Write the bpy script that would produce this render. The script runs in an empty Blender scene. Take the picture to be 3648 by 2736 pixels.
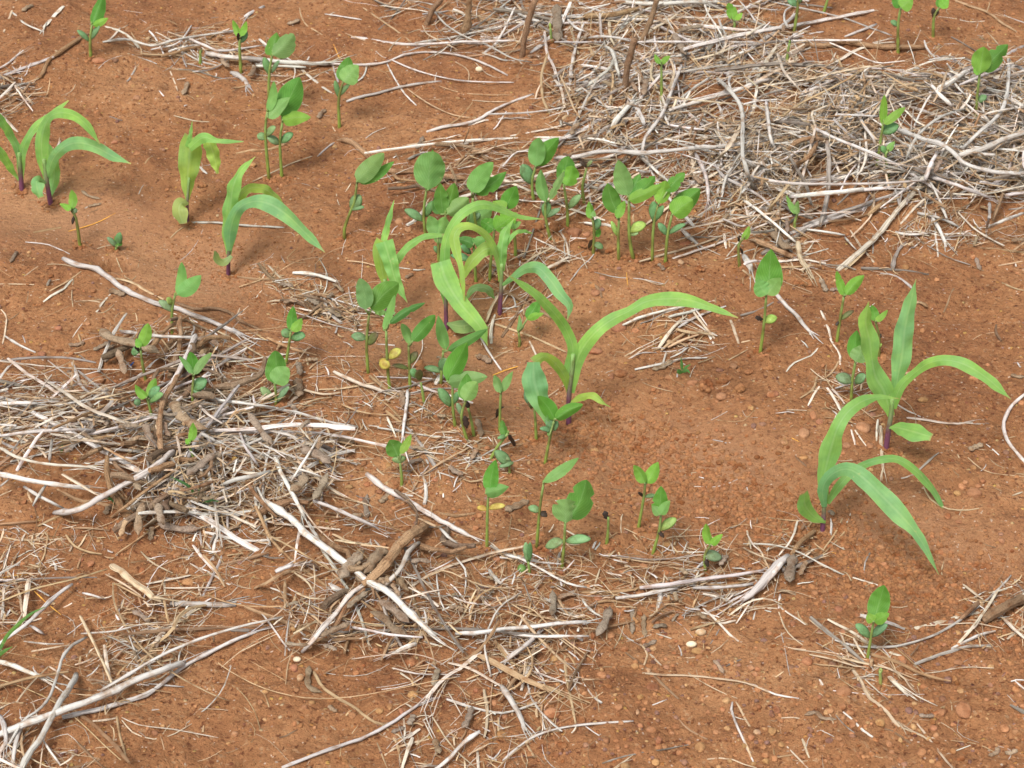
import bpy, math, random
import numpy as np
from mathutils import Vector as V

random.seed(11)
RNG = np.random.default_rng(5)
scene = bpy.context.scene
COL = scene.collection

# ------------------------------------------------------------------ camera, sky, sun, exposure
CAM_H, PITCH, HFOV = 1.5, math.radians(35.0), math.radians(25.0)
cam_data = bpy.data.cameras.new("camera")
cam = bpy.data.objects.new("camera", cam_data)
COL.objects.link(cam)
cam.location = (0, 0, CAM_H)
cam.rotation_euler = (math.radians(90) - PITCH, 0, 0)
cam_data.sensor_width = 36.0
cam_data.lens = 18.0 / math.tan(HFOV / 2)
cam_data.clip_start, cam_data.clip_end = 0.05, 2000
cam_data.dof.use_dof = True
cam_data.dof.focus_distance = 2.45
cam_data.dof.aperture_fstop = 24.0
scene.camera = cam

SUN_EL, SUN_AZ = math.radians(58), math.radians(-150)      # azimuth from +Y towards +X
world = bpy.data.worlds.new("World")
scene.world = world
world.use_nodes = True
wn, wl = world.node_tree.nodes, world.node_tree.links
wn.clear()
sky = wn.new("ShaderNodeTexSky"); sky.sky_type = 'NISHITA'; sky.sun_disc = False
sky.sun_elevation = SUN_EL; sky.sun_rotation = SUN_AZ
sky.air_density = 1.0; sky.dust_density = 4.0; sky.ozone_density = 1.0
hsv = wn.new("ShaderNodeHueSaturation"); hsv.inputs["Saturation"].default_value = 0.22   # cloud cover greys the blue
bg = wn.new("ShaderNodeBackground"); bg.inputs["Strength"].default_value = 0.078
wo = wn.new("ShaderNodeOutputWorld")
wl.new(sky.outputs[0], hsv.inputs["Color"]); wl.new(hsv.outputs[0], bg.inputs["Color"]); wl.new(bg.outputs[0], wo.inputs["Surface"])

sun_data = bpy.data.lights.new("sun", 'SUN')
sun_data.energy = 1.35; sun_data.angle = math.radians(20); sun_data.color = (1.0, 0.96, 0.9)
sun = bpy.data.objects.new("sun", sun_data); COL.objects.link(sun)
sd = V((math.sin(SUN_AZ) * math.cos(SUN_EL), math.cos(SUN_AZ) * math.cos(SUN_EL), math.sin(SUN_EL)))
sun.rotation_euler = sd.to_track_quat('Z', 'Y').to_euler()
sun.location = sd * 20

vs = scene.view_settings
vs.view_transform = 'Standard'; vs.look = 'None'; vs.gamma = 1.0; vs.use_curve_mapping = False
vs.exposure = 1.33
scene.cycles.use_denoising = True

# ------------------------------------------------------------------ photo pixels -> directions
W, HPX = 3648.0, 2736.0
TANX = math.tan(HFOV / 2)
SP, CP = math.sin(PITCH), math.cos(PITCH)
PXM = 2 * TANX / W                      # metres per photo pixel at one metre of depth
CZ = 2.212                              # enlarged-crop pixels per photo pixel
OX, OY = (0, 900, 1800, 2648), (0, 650, 1300, 1986)

def src(key, x, y):
    if key == 'F':
        return x * W / 2212.0, y * W / 2212.0
    return OX[int(key[1])] + x / CZ, OY[int(key[0])] + y / CZ

def ray(px, py):
    nx = (px - W / 2) * PXM
    ny = -(py - HPX / 2) * PXM
    return V((nx, CP + ny * SP, -SP + ny * CP))

def flat(px, py):
    d = ray(px, py); t = CAM_H / -d.z
    return d.x * t, d.y * t

def depth(p):
    return p[1] * CP - (p[2] - CAM_H) * SP

# ------------------------------------------------------------------ numpy gradient noise
PERM = RNG.permutation(512).astype(np.int64)
PERM = np.concatenate([PERM, PERM, PERM])
GA = RNG.uniform(0, 2 * np.pi, 512)
GX, GY = np.cos(GA), np.sin(GA)

def perlin(x, y, off=0):
    x = np.asarray(x, float) + off * 17.31; y = np.asarray(y, float) + off * 9.77
    xi, yi = np.floor(x).astype(np.int64), np.floor(y).astype(np.int64)
    xf, yf = x - xi, y - yi
    u, v = xf * xf * xf * (xf * (xf * 6 - 15) + 10), yf * yf * yf * (yf * (yf * 6 - 15) + 10)
    def g(i, j):
        h = PERM[(PERM[(xi + i) & 511] + yi + j) & 511] & 511
        return GX[h] * (xf - i) + GY[h] * (yf - j)
    a, b, c, d = g(0, 0), g(1, 0), g(0, 1), g(1, 1)
    return 1.5 * ((a * (1 - u) + b * u) * (1 - v) + (c * (1 - u) + d * u) * v)

def polydist(x, y, pts):
    best = np.full(np.shape(x), 1e9)
    for (ax, ay), (bx, by) in zip(pts[:-1], pts[1:]):
        dx, dy = bx - ax, by - ay
        t = np.clip(((x - ax) * dx + (y - ay) * dy) / (dx * dx + dy * dy), 0, 1)
        best = np.minimum(best, np.hypot(x - ax - t * dx, y - ay - t * dy))
    return best

def inpoly(px, py, poly):
    c = False; j = len(poly) - 1
    for i in range(len(poly)):
        xi, yi = poly[i]; xj, yj = poly[j]
        if (yi > py) != (yj > py) and px < (xj - xi) * (py - yi) / (yj - yi) + xi:
            c = not c
        j = i
    return c

# zones of straw, outlined in photo pixels (full-view scale 2212 wide): thickness m, pieces, main direction, label place
def fl(pts): return [flat(*src('F', *p)) for p in pts]
FURROW = fl([(-500, 300), (0, 430), (330, 500), (560, 600), (760, 650), (1000, 740), (1240, 880), (1500, 980), (1750, 1080), (2000, 1170), (2212, 1240), (2800, 1450)])
CRUMB = fl([(1215, 905), (1400, 960), (1560, 1050), (1700, 1120), (1830, 1180), (2000, 1230), (2212, 1310), (2500, 1420)])
CRUMB2 = fl([(380, 520), (520, 545), (600, 610), (700, 660), (800, 690)])

BUMPS = [(*flat(*src('F', *p)), *q) for p, q in (((1960, 330), (.24, .16, .026)), ((320, 1000), (.20, .11, .018)), ((410, 1060), (.09, .06, .016)), ((800, 1260), (.14, .09, .013)), ((1450, 180), (.26, .2, .010)), ((80, 1560), (.16, .12, .012)), ((1120, 470), (.2, .07, .010)), ((150, 120), (.18, .12, .012)))]
HOLE = flat(*src('10', 890, 578))
def height(x, y):
    f = np.exp(-(polydist(x, y, FURROW) / 0.085) ** 2)
    h = 0.016 * perlin(x * 1.3, y * 1.3, 1) + 0.010 * perlin(x * 3.1, y * 3.1, 2)
    rough = 1 - 0.80 * f
    h = h - 0.020 * f
    for bx, by, sx_, sy_, bh in BUMPS:
        h = h + bh * np.exp(-((x - bx) / sx_) ** 2 - ((y - by) / sy_) ** 2)
    h = h + rough * (0.0062 * perlin(x * 9, y * 9, 3) + 0.0044 * perlin(x * 22, y * 22, 4))
    r2 = perlin(x * 55, y * 55, 5)
    h = h + rough * (0.0024 * r2 + 0.0016 * np.maximum(0, perlin(x * 34, y * 34, 8)) ** 2)
    h = h + (0.35 + 0.65 * rough) * 0.0017 * perlin(x * 110, y * 110, 6)
    d = np.hypot((x - HOLE[0]) * 0.75, (y - HOLE[1]))
    d = d + 0.004 * perlin(x * 60, y * 60, 9)
    h = h - 0.022 / (1 + np.exp((d - 0.0125) / 0.0014)) + 0.004 * np.exp(-((d - 0.026) / 0.007) ** 2)
    far = np.clip((np.hypot(x, y - 2.4) - 2) / 6, 0, 1)
    return h * (1 - far) + far * 0.01 * perlin(x * 0.5, y * 0.5, 7)

STEP = 0.0045
GX0, GX1, GY0, GY1 = -1.1, 1.1, 1.2, 3.75
xs = np.arange(GX0, GX1 + 1e-9, STEP); ys = np.arange(GY0, GY1 + 1e-9, STEP)
HG = height(*np.meshgrid(xs, ys))            # [iy, ix]
HL = HG.tolist(); NX, NY = len(xs), len(ys)

def H(x, y):
    fx, fy = (x - GX0) / STEP, (y - GY0) / STEP
    i, j = int(fx), int(fy)
    if fx < 0 or fy < 0 or i >= NX - 1 or j >= NY - 1:
        return float(height(np.array(x), np.array(y)))
    fx -= i; fy -= j
    a, b = HL[j], HL[j + 1]
    return (a[i] * (1 - fx) + a[i + 1] * fx) * (1 - fy) + (b[i] * (1 - fx) + b[i + 1] * fx) * fy

def hit(px, py, lift=0.0):
    d = ray(px, py); z = lift
    for _ in range(7):
        t = (CAM_H - z) / -d.z
        z = H(d.x * t, d.y * t) + lift
    return V((d.x * t, d.y * t, z))

def onplane(px, py, y):
    d = ray(px, py); t = y / d.y
    return V((d.x * t, y, CAM_H + d.z * t))

# ------------------------------------------------------------------ mesh builder
class MB:
    def __init__(s): s.v, s.f, s.uv, s.c = [], [], [], []
    def add(s, verts, uvs, faces, tint):
        o = len(s.v)
        s.v += verts; s.uv += uvs
        s.c += [tint] * len(verts)
        s.f += [tuple(i + o for i in f) for f in faces]
    def build(s, name, mat, parent=None, smooth=True):
        me = bpy.data.meshes.new(name)
        me.from_pydata([tuple(p) for p in s.v], [], s.f)
        li = np.empty(len(me.loops), np.int32); me.loops.foreach_get("vertex_index", li)
        uvl = me.uv_layers.new(name="UVMap")
        uvl.data.foreach_set("uv", np.asarray(s.uv, np.float32)[li].ravel())
        ca = me.color_attributes.new("tint", 'FLOAT_COLOR', 'POINT')
        cc = np.ones((len(s.v), 4), np.float32); cc[:, :3] = np.asarray(s.c, np.float32)
        ca.data.foreach_set("color", cc.ravel())
        if smooth: me.polygons.foreach_set("use_smooth", np.ones(len(me.polygons), bool))
        me.materials.append(mat); me.update()
        o = bpy.data.objects.new(name, me); COL.objects.link(o)
        if parent is not None:
            o.parent = parent
            o.matrix_parent_inverse = PINV(parent)
        return o

from mathutils import Matrix
def PINV(p):
    return Matrix.Translation(p.location).inverted() if p.type == 'EMPTY' else Matrix.Identity(4)

LM, PENDING = [], []          # labelled landmarks; look-alikes told apart by what they lie beside
def thing(name, loc, label, cat, group=None):
    o = bpy.data.objects.new(name, None); COL.objects.link(o)
    o.empty_display_size = 0.02
    o.location = loc; o["label"] = label; o["category"] = cat
    LM.append((V(loc), label))
    if group: o["group"] = group
    return o

def tag(o, label, cat, group=None):
    o["label"] = label; o["category"] = cat
    if group: o["group"] = group
    if label and o.type == 'MESH':
        v = o.data.vertices; LM.append((v[len(v) // 2].co.copy(), label))
    return o

def later(o, desc, fallback, cat, group):
    v = o.data.vertices; PENDING.append((o, v[len(v) // 2].co.copy(), desc, fallback, cat, group))

def resolve():
    for o, p, desc, fallback, cat, group in PENDING:
        o["label"] = fallback; o["category"] = cat; o["group"] = desc + " pieces"
        for d, lab in sorted(((p - q).length, lab) for q, lab in LM if (p - q).length < .11):
            t = desc + " beside the " + lab
            if len(t.split()) <= 16:
                o["label"] = t; break

def catmull(P, n):
    """resample a list of equal-length tuples/vectors by arc length; returns n+1 tuples and u"""
    P = [tuple(p) for p in P]
    if len(P) == 2:
        out = [tuple(a + (b - a) * i / n for a, b in zip(P[0], P[1])) for i in range(n + 1)]
        return out
    Q = [tuple(2 * a - b for a, b in zip(P[0], P[1]))] + P + [tuple(2 * a - b for a, b in zip(P[-1], P[-2]))]
    dense = []
    K = 10
    for i in range(1, len(Q) - 2):
        p0, p1, p2, p3 = Q[i - 1:i + 3]
        for k in range(K):
            t = k / K; t2 = t * t; t3 = t2 * t
            dense.append(tuple(0.5 * (2 * b + (c - a) * t + (2 * a - 5 * b + 4 * c - d) * t2 + (3 * b - a - 3 * c + d) * t3)
                               for a, b, c, d in zip(p0, p1, p2, p3)))
    dense.append(P[-1])
    L = [0.0]
    for a, b in zip(dense[:-1], dense[1:]):
        L.append(L[-1] + math.sqrt(sum((b[k] - a[k]) ** 2 for k in range(3))) + 1e-12)
    out = []; j = 0
    for i in range(n + 1):
        s = L[-1] * i / n
        while j < len(L) - 2 and L[j + 1] < s: j += 1
        t = (s - L[j]) / (L[j + 1] - L[j]); t = min(max(t, 0), 1)
        out.append(tuple(a + (b - a) * t for a, b in zip(dense[j], dense[j + 1])))
    return out

UP = V((0, 0, 1))
CAMP = V((0, 0, CAM_H))

def loft(mb, P, ra, rb, nseg, tint, ref=None, cap=True, voff=0.0, rot=0.0, tints=None):
    """tube along P; ra = half width across, rb = half height along ref (lists). UV in metres."""
    n = len(P); P = [V(p[:3]) for p in P]
    verts, uvs, faces = [], [], []
    L = 0.0
    cs = [(math.cos(2 * math.pi * k / nseg + rot), math.sin(2 * math.pi * k / nseg + rot)) for k in range(nseg)]
    for i in range(n):
        T = (P[min(i + 1, n - 1)] - P[max(i - 1, 0)])
        if T.length < 1e-9: T = V((1, 0, 0))
        T.normalize()
        R = ref if ref is not None else (UP if abs(T.z) < 0.9 else V((0, -1, 0)))
        S = T.cross(R)
        if S.length < 1e-6: S = T.orthogonal()
        S.normalize(); N = S.cross(T)
        if i: L += (P[i] - P[i - 1]).length
        for k, (c, s) in enumerate(cs):
            verts.append(P[i] + S * (c * ra[i]) + N * (s * rb[i]))
            uvs.append((k / nseg * 6.283 * max(ra[0], ra[n // 2]), L + voff))
    for i in range(n - 1):
        for k in range(nseg):
            a, b = i * nseg + k, i * nseg + (k + 1) % nseg
            faces.append((a, b, b + nseg, a + nseg))
    if cap:
        for e, base in ((0, 0), (n - 1, (n - 1) * nseg)):
            c = len(verts); verts.append(P[e].copy()); uvs.append((0, voff + (L if e else 0)))
            for k in range(nseg):
                a, b = base + k, base + (k + 1) % nseg
                faces.append((c, b, a) if e == 0 else (c, a, b))
    o = len(mb.v)
    mb.add(verts, uvs, faces, tint)
    if tints:
        for i in range(n):
            for k in range(nseg): mb.c[o + i * nseg + k] = tints[i]
    return verts

def strip(mb, P, hw, tint, roll=0.0, fold=0.2, m=2, ripple=0.0, arch=0.0, rollend=None, notch=0.0):
    """leaf blade: P = 3D midrib (tuples), hw = VISIBLE half widths in m. u across 0..1, v along 0..1"""
    n = len(P) - 1; P = [V(p[:3]) for p in P]
    verts, uvs, faces = [], [], []
    Sp = None
    if roll or rollend:      # twist the blade towards the sky rather than away from it
        j = n // 2; T = (P[j + 1] - P[j - 1]).normalized(); Vd = (P[j] - CAMP).normalized()
        S = T.cross(Vd).normalized()
        if P[1] != P[0] and T.cross(Vd).dot((P[1] - P[0]).normalized().cross((P[0] - CAMP).normalized())) < 0: S = -S
        N = S.cross(T); best = None
        a = abs(roll if rollend is None else (roll + rollend) / 2)
        for sg in (1, -1):
            B = N * math.cos(a) - S * (sg * math.sin(a))
            if B.dot(Vd) > 0: B = -B
            if best is None or B.z > best[0]: best = (B.z, sg)
        roll = best[1] * abs(roll)
        if rollend is not None: rollend = best[1] * abs(rollend)
    ph = random.uniform(0, 6.28); fr = random.uniform(2.0, 4.6)
    for i in range(n + 1):
        T = (P[min(i + 1, n)] - P[max(i - 1, 0)])
        if T.length < 1e-9: T = V((0, 0, 1))
        T.normalize()
        Vd = (P[i] - CAMP).normalized()
        S = T.cross(Vd)
        if S.length < 0.25 and Sp is not None: S = Sp - T * Sp.dot(T)
        S.normalize()
        if Sp is not None:
            if S.dot(Sp) < 0: S = -S
            S = (S * 0.6 + Sp * 0.4); S = (S - T * S.dot(T)).normalized()
        Sp = S
        N = S.cross(T)
        if N.dot(Vd) > 0 and i == 0: pass
        r = roll if rollend is None else roll + (rollend - roll) * i / n
        A = S * math.cos(r) + N * math.sin(r)
        B = N * math.cos(r) - S * math.sin(r)
        w = hw[i] / max(0.35, abs(math.cos(r)))
        for k in range(-m, m + 1):
            q = k / m
            off = fold * abs(q) * w + arch * q * q * w
            off += ripple * w * abs(q) * math.sin(ph + fr * 6.28 * i / n + (1.9 if k < 0 else 0)) * (0.2 + min(1, 3 * i / n))
            verts.append(P[i] + A * (q * w * (1 - 0.12 * fold)) + B * off)
            uvs.append(((q + 1) / 2, i / n))
    cw = 2 * m + 1
    for i in range(n):
        for k in range(2 * m):
            a = i * cw + k
            faces.append((a, a + 1, a + 1 + cw, a + cw))
    mb.add(verts, uvs, faces, tint)

def lerp_list(ws, n):
    out = []
    for i in range(n + 1):
        t = i / n * (len(ws) - 1); k = min(int(t), len(ws) - 2); f = t - k
        f = f * f * (3 - 2 * f)
        out.append(ws[k] * (1 - f) + ws[k + 1] * f)
    return out

# icosphere template for stones, clods and crumbs
def ico(sub):
    t = (1 + 5 ** 0.5) / 2
    v = [V(p).normalized() for p in ((-1, t, 0), (1, t, 0), (-1, -t, 0), (1, -t, 0), (0, -1, t), (0, 1, t), (0, -1, -t), (0, 1, -t), (t, 0, -1), (t, 0, 1), (-t, 0, -1), (-t, 0, 1))]
    f = [(0, 11, 5), (0, 5, 1), (0, 1, 7), (0, 7, 10), (0, 10, 11), (1, 5, 9), (5, 11, 4), (11, 10, 2), (10, 7, 6), (7, 1, 8), (3, 9, 4), (3, 4, 2), (3, 2, 6), (3, 6, 8), (3, 8, 9), (4, 9, 5), (2, 4, 11), (6, 2, 10), (8, 6, 7), (9, 8, 1)]
    for _ in range(sub):
        mid = {}; nf = []
        def mp(a, b):
            k = (min(a, b), max(a, b))
            if k not in mid:
                v.append(((v[a] + v[b]) / 2).normalized()); mid[k] = len(v) - 1
            return mid[k]
        for a, b, c in f:
            x, y, z = mp(a, b), mp(b, c), mp(c, a)
            nf += [(a, x, z), (b, y, x), (c, z, y), (x, y, z)]
        f = nf
    return v, f
ICO = [ico(0), ico(1), ico(2)]

def lump(mb, c, rx, ry, rz, tint, sub=1, rough=0.22, rz_ang=None):
    vv, ff = ICO[sub]
    a = random.uniform(0, 6.28) if rz_ang is None else rz_ang
    ca, sa = math.cos(a), math.sin(a)
    planes = [(V((random.gauss(0, 1), random.gauss(0, 1), random.gauss(0, 1))).normalized(), random.uniform(0.62, 0.95)) for _ in range(6)]
    out = []
    for p in vv:
        r = 1.0
        for nrm, dd in planes:                       # chip flats off the ball
            q = p.dot(nrm)
            if q > dd: r = min(r, 1 - (1 - dd / q) * min(1.0, rough * 4))
        r *= 1 + rough * 0.25 * random.uniform(-1, 1)
        x, y, z = p.x * rx * r, p.y * ry * r, p.z * rz * r
        out.append(V((c[0] + x * ca - y * sa, c[1] + x * sa + y * ca, c[2] + z)))
    mb.add(out, [(p.x, p.y + p.z) for p in out], ff, tint)

# ------------------------------------------------------------------ materials
def mat(name):
    m = bpy.data.materials.new(name); m.use_nodes = True
    nt = m.node_tree; nt.nodes.clear()
    return m, nt.nodes, nt.links
def nd(N, t, **kw):
    n = N.new(t)
    for k, v in kw.items():
        if k.startswith('i_'):
            key = k[2:]
            n.inputs[int(key) if key.isdigit() else key.replace('_', ' ')].default_value = v
        else: setattr(n, k, v)
    return n
def ramp(N, stops, interp='LINEAR'):
    r = N.new("ShaderNodeValToRGB"); e = r.color_ramp; e.interpolation = interp
    while len(e.elements) < len(stops): e.elements.new(0.5)
    for el, (p, c) in zip(e.elements, stops):
        el.position = p; el.color = (c[0], c[1], c[2], 1) if not isinstance(c, (int, float)) else (c, c, c, 1)
    return r
def mixc(N, L, a, b, fac, mode='MIX'):
    m = N.new("ShaderNodeMix"); m.data_type = 'RGBA'; m.blend_type = mode
    for s, v in ((0, fac), (6, a), (7, b)):
        if hasattr(v, 'links') or hasattr(v, 'is_linked'): L.new(v, m.inputs[s])
        else: m.inputs[s].default_value = v if s == 0 else (v[0], v[1], v[2], 1)
    return m.outputs[2]
def bump(N, L, h, dist, strength=1.0, prev=None):
    b = N.new("ShaderNodeBump"); b.inputs["Distance"].default_value = dist; b.inputs["Strength"].default_value = strength
    L.new(h, b.inputs["Height"])
    if prev is not None: L.new(prev, b.inputs["Normal"])
    return b.outputs[0]
def princ(N, L, col, rough, normal=None, spec=0.3):
    p = N.new("ShaderNodeBsdfPrincipled"); p.inputs["Roughness"].default_value = rough
    p.inputs["Specular IOR Level"].default_value = spec
    if hasattr(col, 'is_linked'): L.new(col, p.inputs["Base Color"])
    else: p.inputs["Base Color"].default_value = (*col, 1)
    if normal is not None: L.new(normal, p.inputs["Normal"])
    return p
def out(N, L, sh):
    o = N.new("ShaderNodeOutputMaterial"); L.new(sh, o.inputs["Surface"])

def noise(N, L, co, scale, detail=4, rough=0.55, dim=None):
    n = nd(N, "ShaderNodeTexNoise"); n.inputs["Scale"].default_value = scale; n.inputs["Detail"].default_value = detail
    n.inputs["Roughness"].default_value = rough; L.new(co, n.inputs["Vector"]); return n.outputs[0]

# soil
def make_soil():
    m, N, L = mat("red_soil")
    co = N.new("ShaderNodeTexCoord").outputs["Object"]
    n1 = noise(N, L, co, 3.4, 6, 0.68)
    c1 = ramp(N, [(0.33, (0.208, 0.083, 0.036)), (0.5, (0.308, 0.138, 0.058)), (0.66, (0.415, 0.212, 0.098))]); L.new(n1, c1.inputs[0])
    n2 = noise(N, L, co, 38, 6, 0.65)
    c2 = ramp(N, [(0.30, (0.58, 0.54, 0.52)), (0.47, (1, 1, 1)), (0.72, (1.22, 1.24, 1.26))]); L.new(n2, c2.inputs[0])
    col = mixc(N, L, c1.outputs[0], c2.outputs[0], 1.0, 'MULTIPLY')
    # grains: small cells, each with its own colour
    vo = nd(N, "ShaderNodeTexVoronoi", i_Scale=330.0); L.new(co, vo.inputs["Vector"])
    sep = N.new("ShaderNodeSeparateColor"); L.new(vo.outputs["Color"], sep.inputs[0])
    gr = ramp(N, [(0.0, (0.17, 0.07, 0.045)), (0.13, (0.26, 0.118, 0.055)), (0.55, (0.31, 0.145, 0.067)), (0.80, (0.36, 0.175, 0.08)), (0.93, (0.41, 0.23, 0.11)), (1.0, (0.48, 0.35, 0.22))]); L.new(sep.outputs[0], gr.inputs[0])
    col = mixc(N, L, col, gr.outputs[0], 0.30)
    vo2 = nd(N, "ShaderNodeTexVoronoi", i_Scale=120.0); L.new(co, vo2.inputs["Vector"])
    sep2 = N.new("ShaderNodeSeparateColor"); L.new(vo2.outputs["Color"], sep2.inputs[0])
    near = ramp(N, [(0.18, 1.0), (0.30, 0.0)]); L.new(vo2.outputs["Distance"], near.inputs[0])
    pick = ramp(N, [(0.80, 0.0), (0.83, 1.0)]); L.new(sep2.outputs[1], pick.inputs[0])
    mm = nd(N, "ShaderNodeMath", operation='MULTIPLY'); L.new(near.outputs[0], mm.inputs[0]); L.new(pick.outputs[0], mm.inputs[1])
    sc2 = ramp(N, [(0.0, (0.14, 0.055, 0.045)), (0.35, (0.36, 0.13, 0.05)), (0.6, (0.46, 0.21, 0.07)), (0.85, (0.52, 0.33, 0.10)), (1.0, (0.55, 0.40, 0.25))]); L.new(sep2.outputs[0], sc2.inputs[0])
    col = mixc(N, L, col, sc2.outputs[0], mm.outputs[0])
    # dark pin holes
    n5 = noise(N, L, co, 160, 3, 0.6)
    ph = ramp(N, [(0.34, 0.9), (0.42, 0.0)]); L.new(n5, ph.inputs[0])
    col = mixc(N, L, col, (0.13, 0.045, 0.02), ph.outputs[0])
    wa = nd(N, "ShaderNodeAttribute", attribute_name="wash")
    col = mixc(N, L, col, (0.405, 0.215, 0.115), nm(N, L, wa.outputs["Fac"], 0.72))
    vs_ = nd(N, "ShaderNodeTexVoronoi", i_Scale=520.0); L.new(co, vs_.inputs["Vector"])
    se3 = N.new("ShaderNodeSeparateColor"); L.new(vs_.outputs["Color"], se3.inputs[0])
    sp3 = ramp(N, [(0.993, 0.0), (0.996, 0.6)]); L.new(se3.outputs[2], sp3.inputs[0])
    col = mixc(N, L, col, (0.62, 0.50, 0.40), sp3.outputs[0])
    n3 = noise(N, L, co, 210, 5, 0.7); n4 = noise(N, L, co, 620, 3, 0.6)
    b = bump(N, L, n2, 0.012, 0.55)
    b = bump(N, L, n5, 0.006, 0.8, b)
    b = bump(N, L, n3, 0.005, 0.9, b)
    b = bump(N, L, n4, 0.0012, 0.8, b)
    dd = nd(N, "ShaderNodeMath", operation='MULTIPLY'); L.new(mm.outputs[0], dd.inputs[0]); dd.inputs[1].default_value = 1.0
    b = bump(N, L, dd.outputs[0], 0.002, 0.8, b)
    p = princ(N, L, col, 0.95, b, 0.15); out(N, L, p.outputs[0]); return m

def make_tint(name, streak=True, rough=0.8, spec=0.25, dark=0.55, speckle=0.0, bumpd=0.0008, sx=420.0, sy=16.0):
    """colour from the piece's own tint, with fibre streaks along its length"""
    m, N, L = mat(name)
    at = nd(N, "ShaderNodeAttribute", attribute_name="tint").outputs["Color"]
    uv = N.new("ShaderNodeTexCoord").outputs["UV"]
    mp = nd(N, "ShaderNodeMapping"); mp.inputs["Scale"].default_value = (sx, sy, 1); L.new(uv, mp.inputs[0])
    n1 = noise(N, L, mp.outputs[0], 1.0, 4, 0.65)
    r1 = ramp(N, [(0.30, (dark, dark * 0.92, dark * 0.84)), (0.46, (0.93, 0.92, 0.90)), (0.62, (1.05, 1.04, 1.03)), (0.8, (1.3, 1.28, 1.25))]); L.new(n1, r1.inputs[0])
    col = mixc(N, L, at, r1.outputs[0], 1.0, 'MULTIPLY')
    n2 = noise(N, L, uv, 60.0, 4, 0.6)
    r2 = ramp(N, [(0.36, (0.62, 0.45, 0.33)), (0.5, (1, 1, 1)), (0.7, (1.10, 1.10, 1.10))]); L.new(n2, r2.inputs[0])
    col = mixc(N, L, col, r2.outputs[0], 0.8, 'MULTIPLY')
    if speckle:
        co = N.new("ShaderNodeTexCoord").outputs["Object"]
        n3 = noise(N, L, co, 700.0, 3, 0.7)
        r3 = ramp(N, [(0.36, (0.3, 0.27, 0.25)), (0.47, (1, 1, 1)), (0.66, (1.1, 1.08, 1.05)), (0.75, (1.5, 1.5, 1.5))]); L.new(n3, r3.inputs[0])
        col = mixc(N, L, col, r3.outputs[0], speckle, 'MULTIPLY')
    b = bump(N, L, n1, bumpd, 0.8)
    p = princ(N, L, col, rough, b, spec); out(N, L, p.outputs[0]); return m

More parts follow.
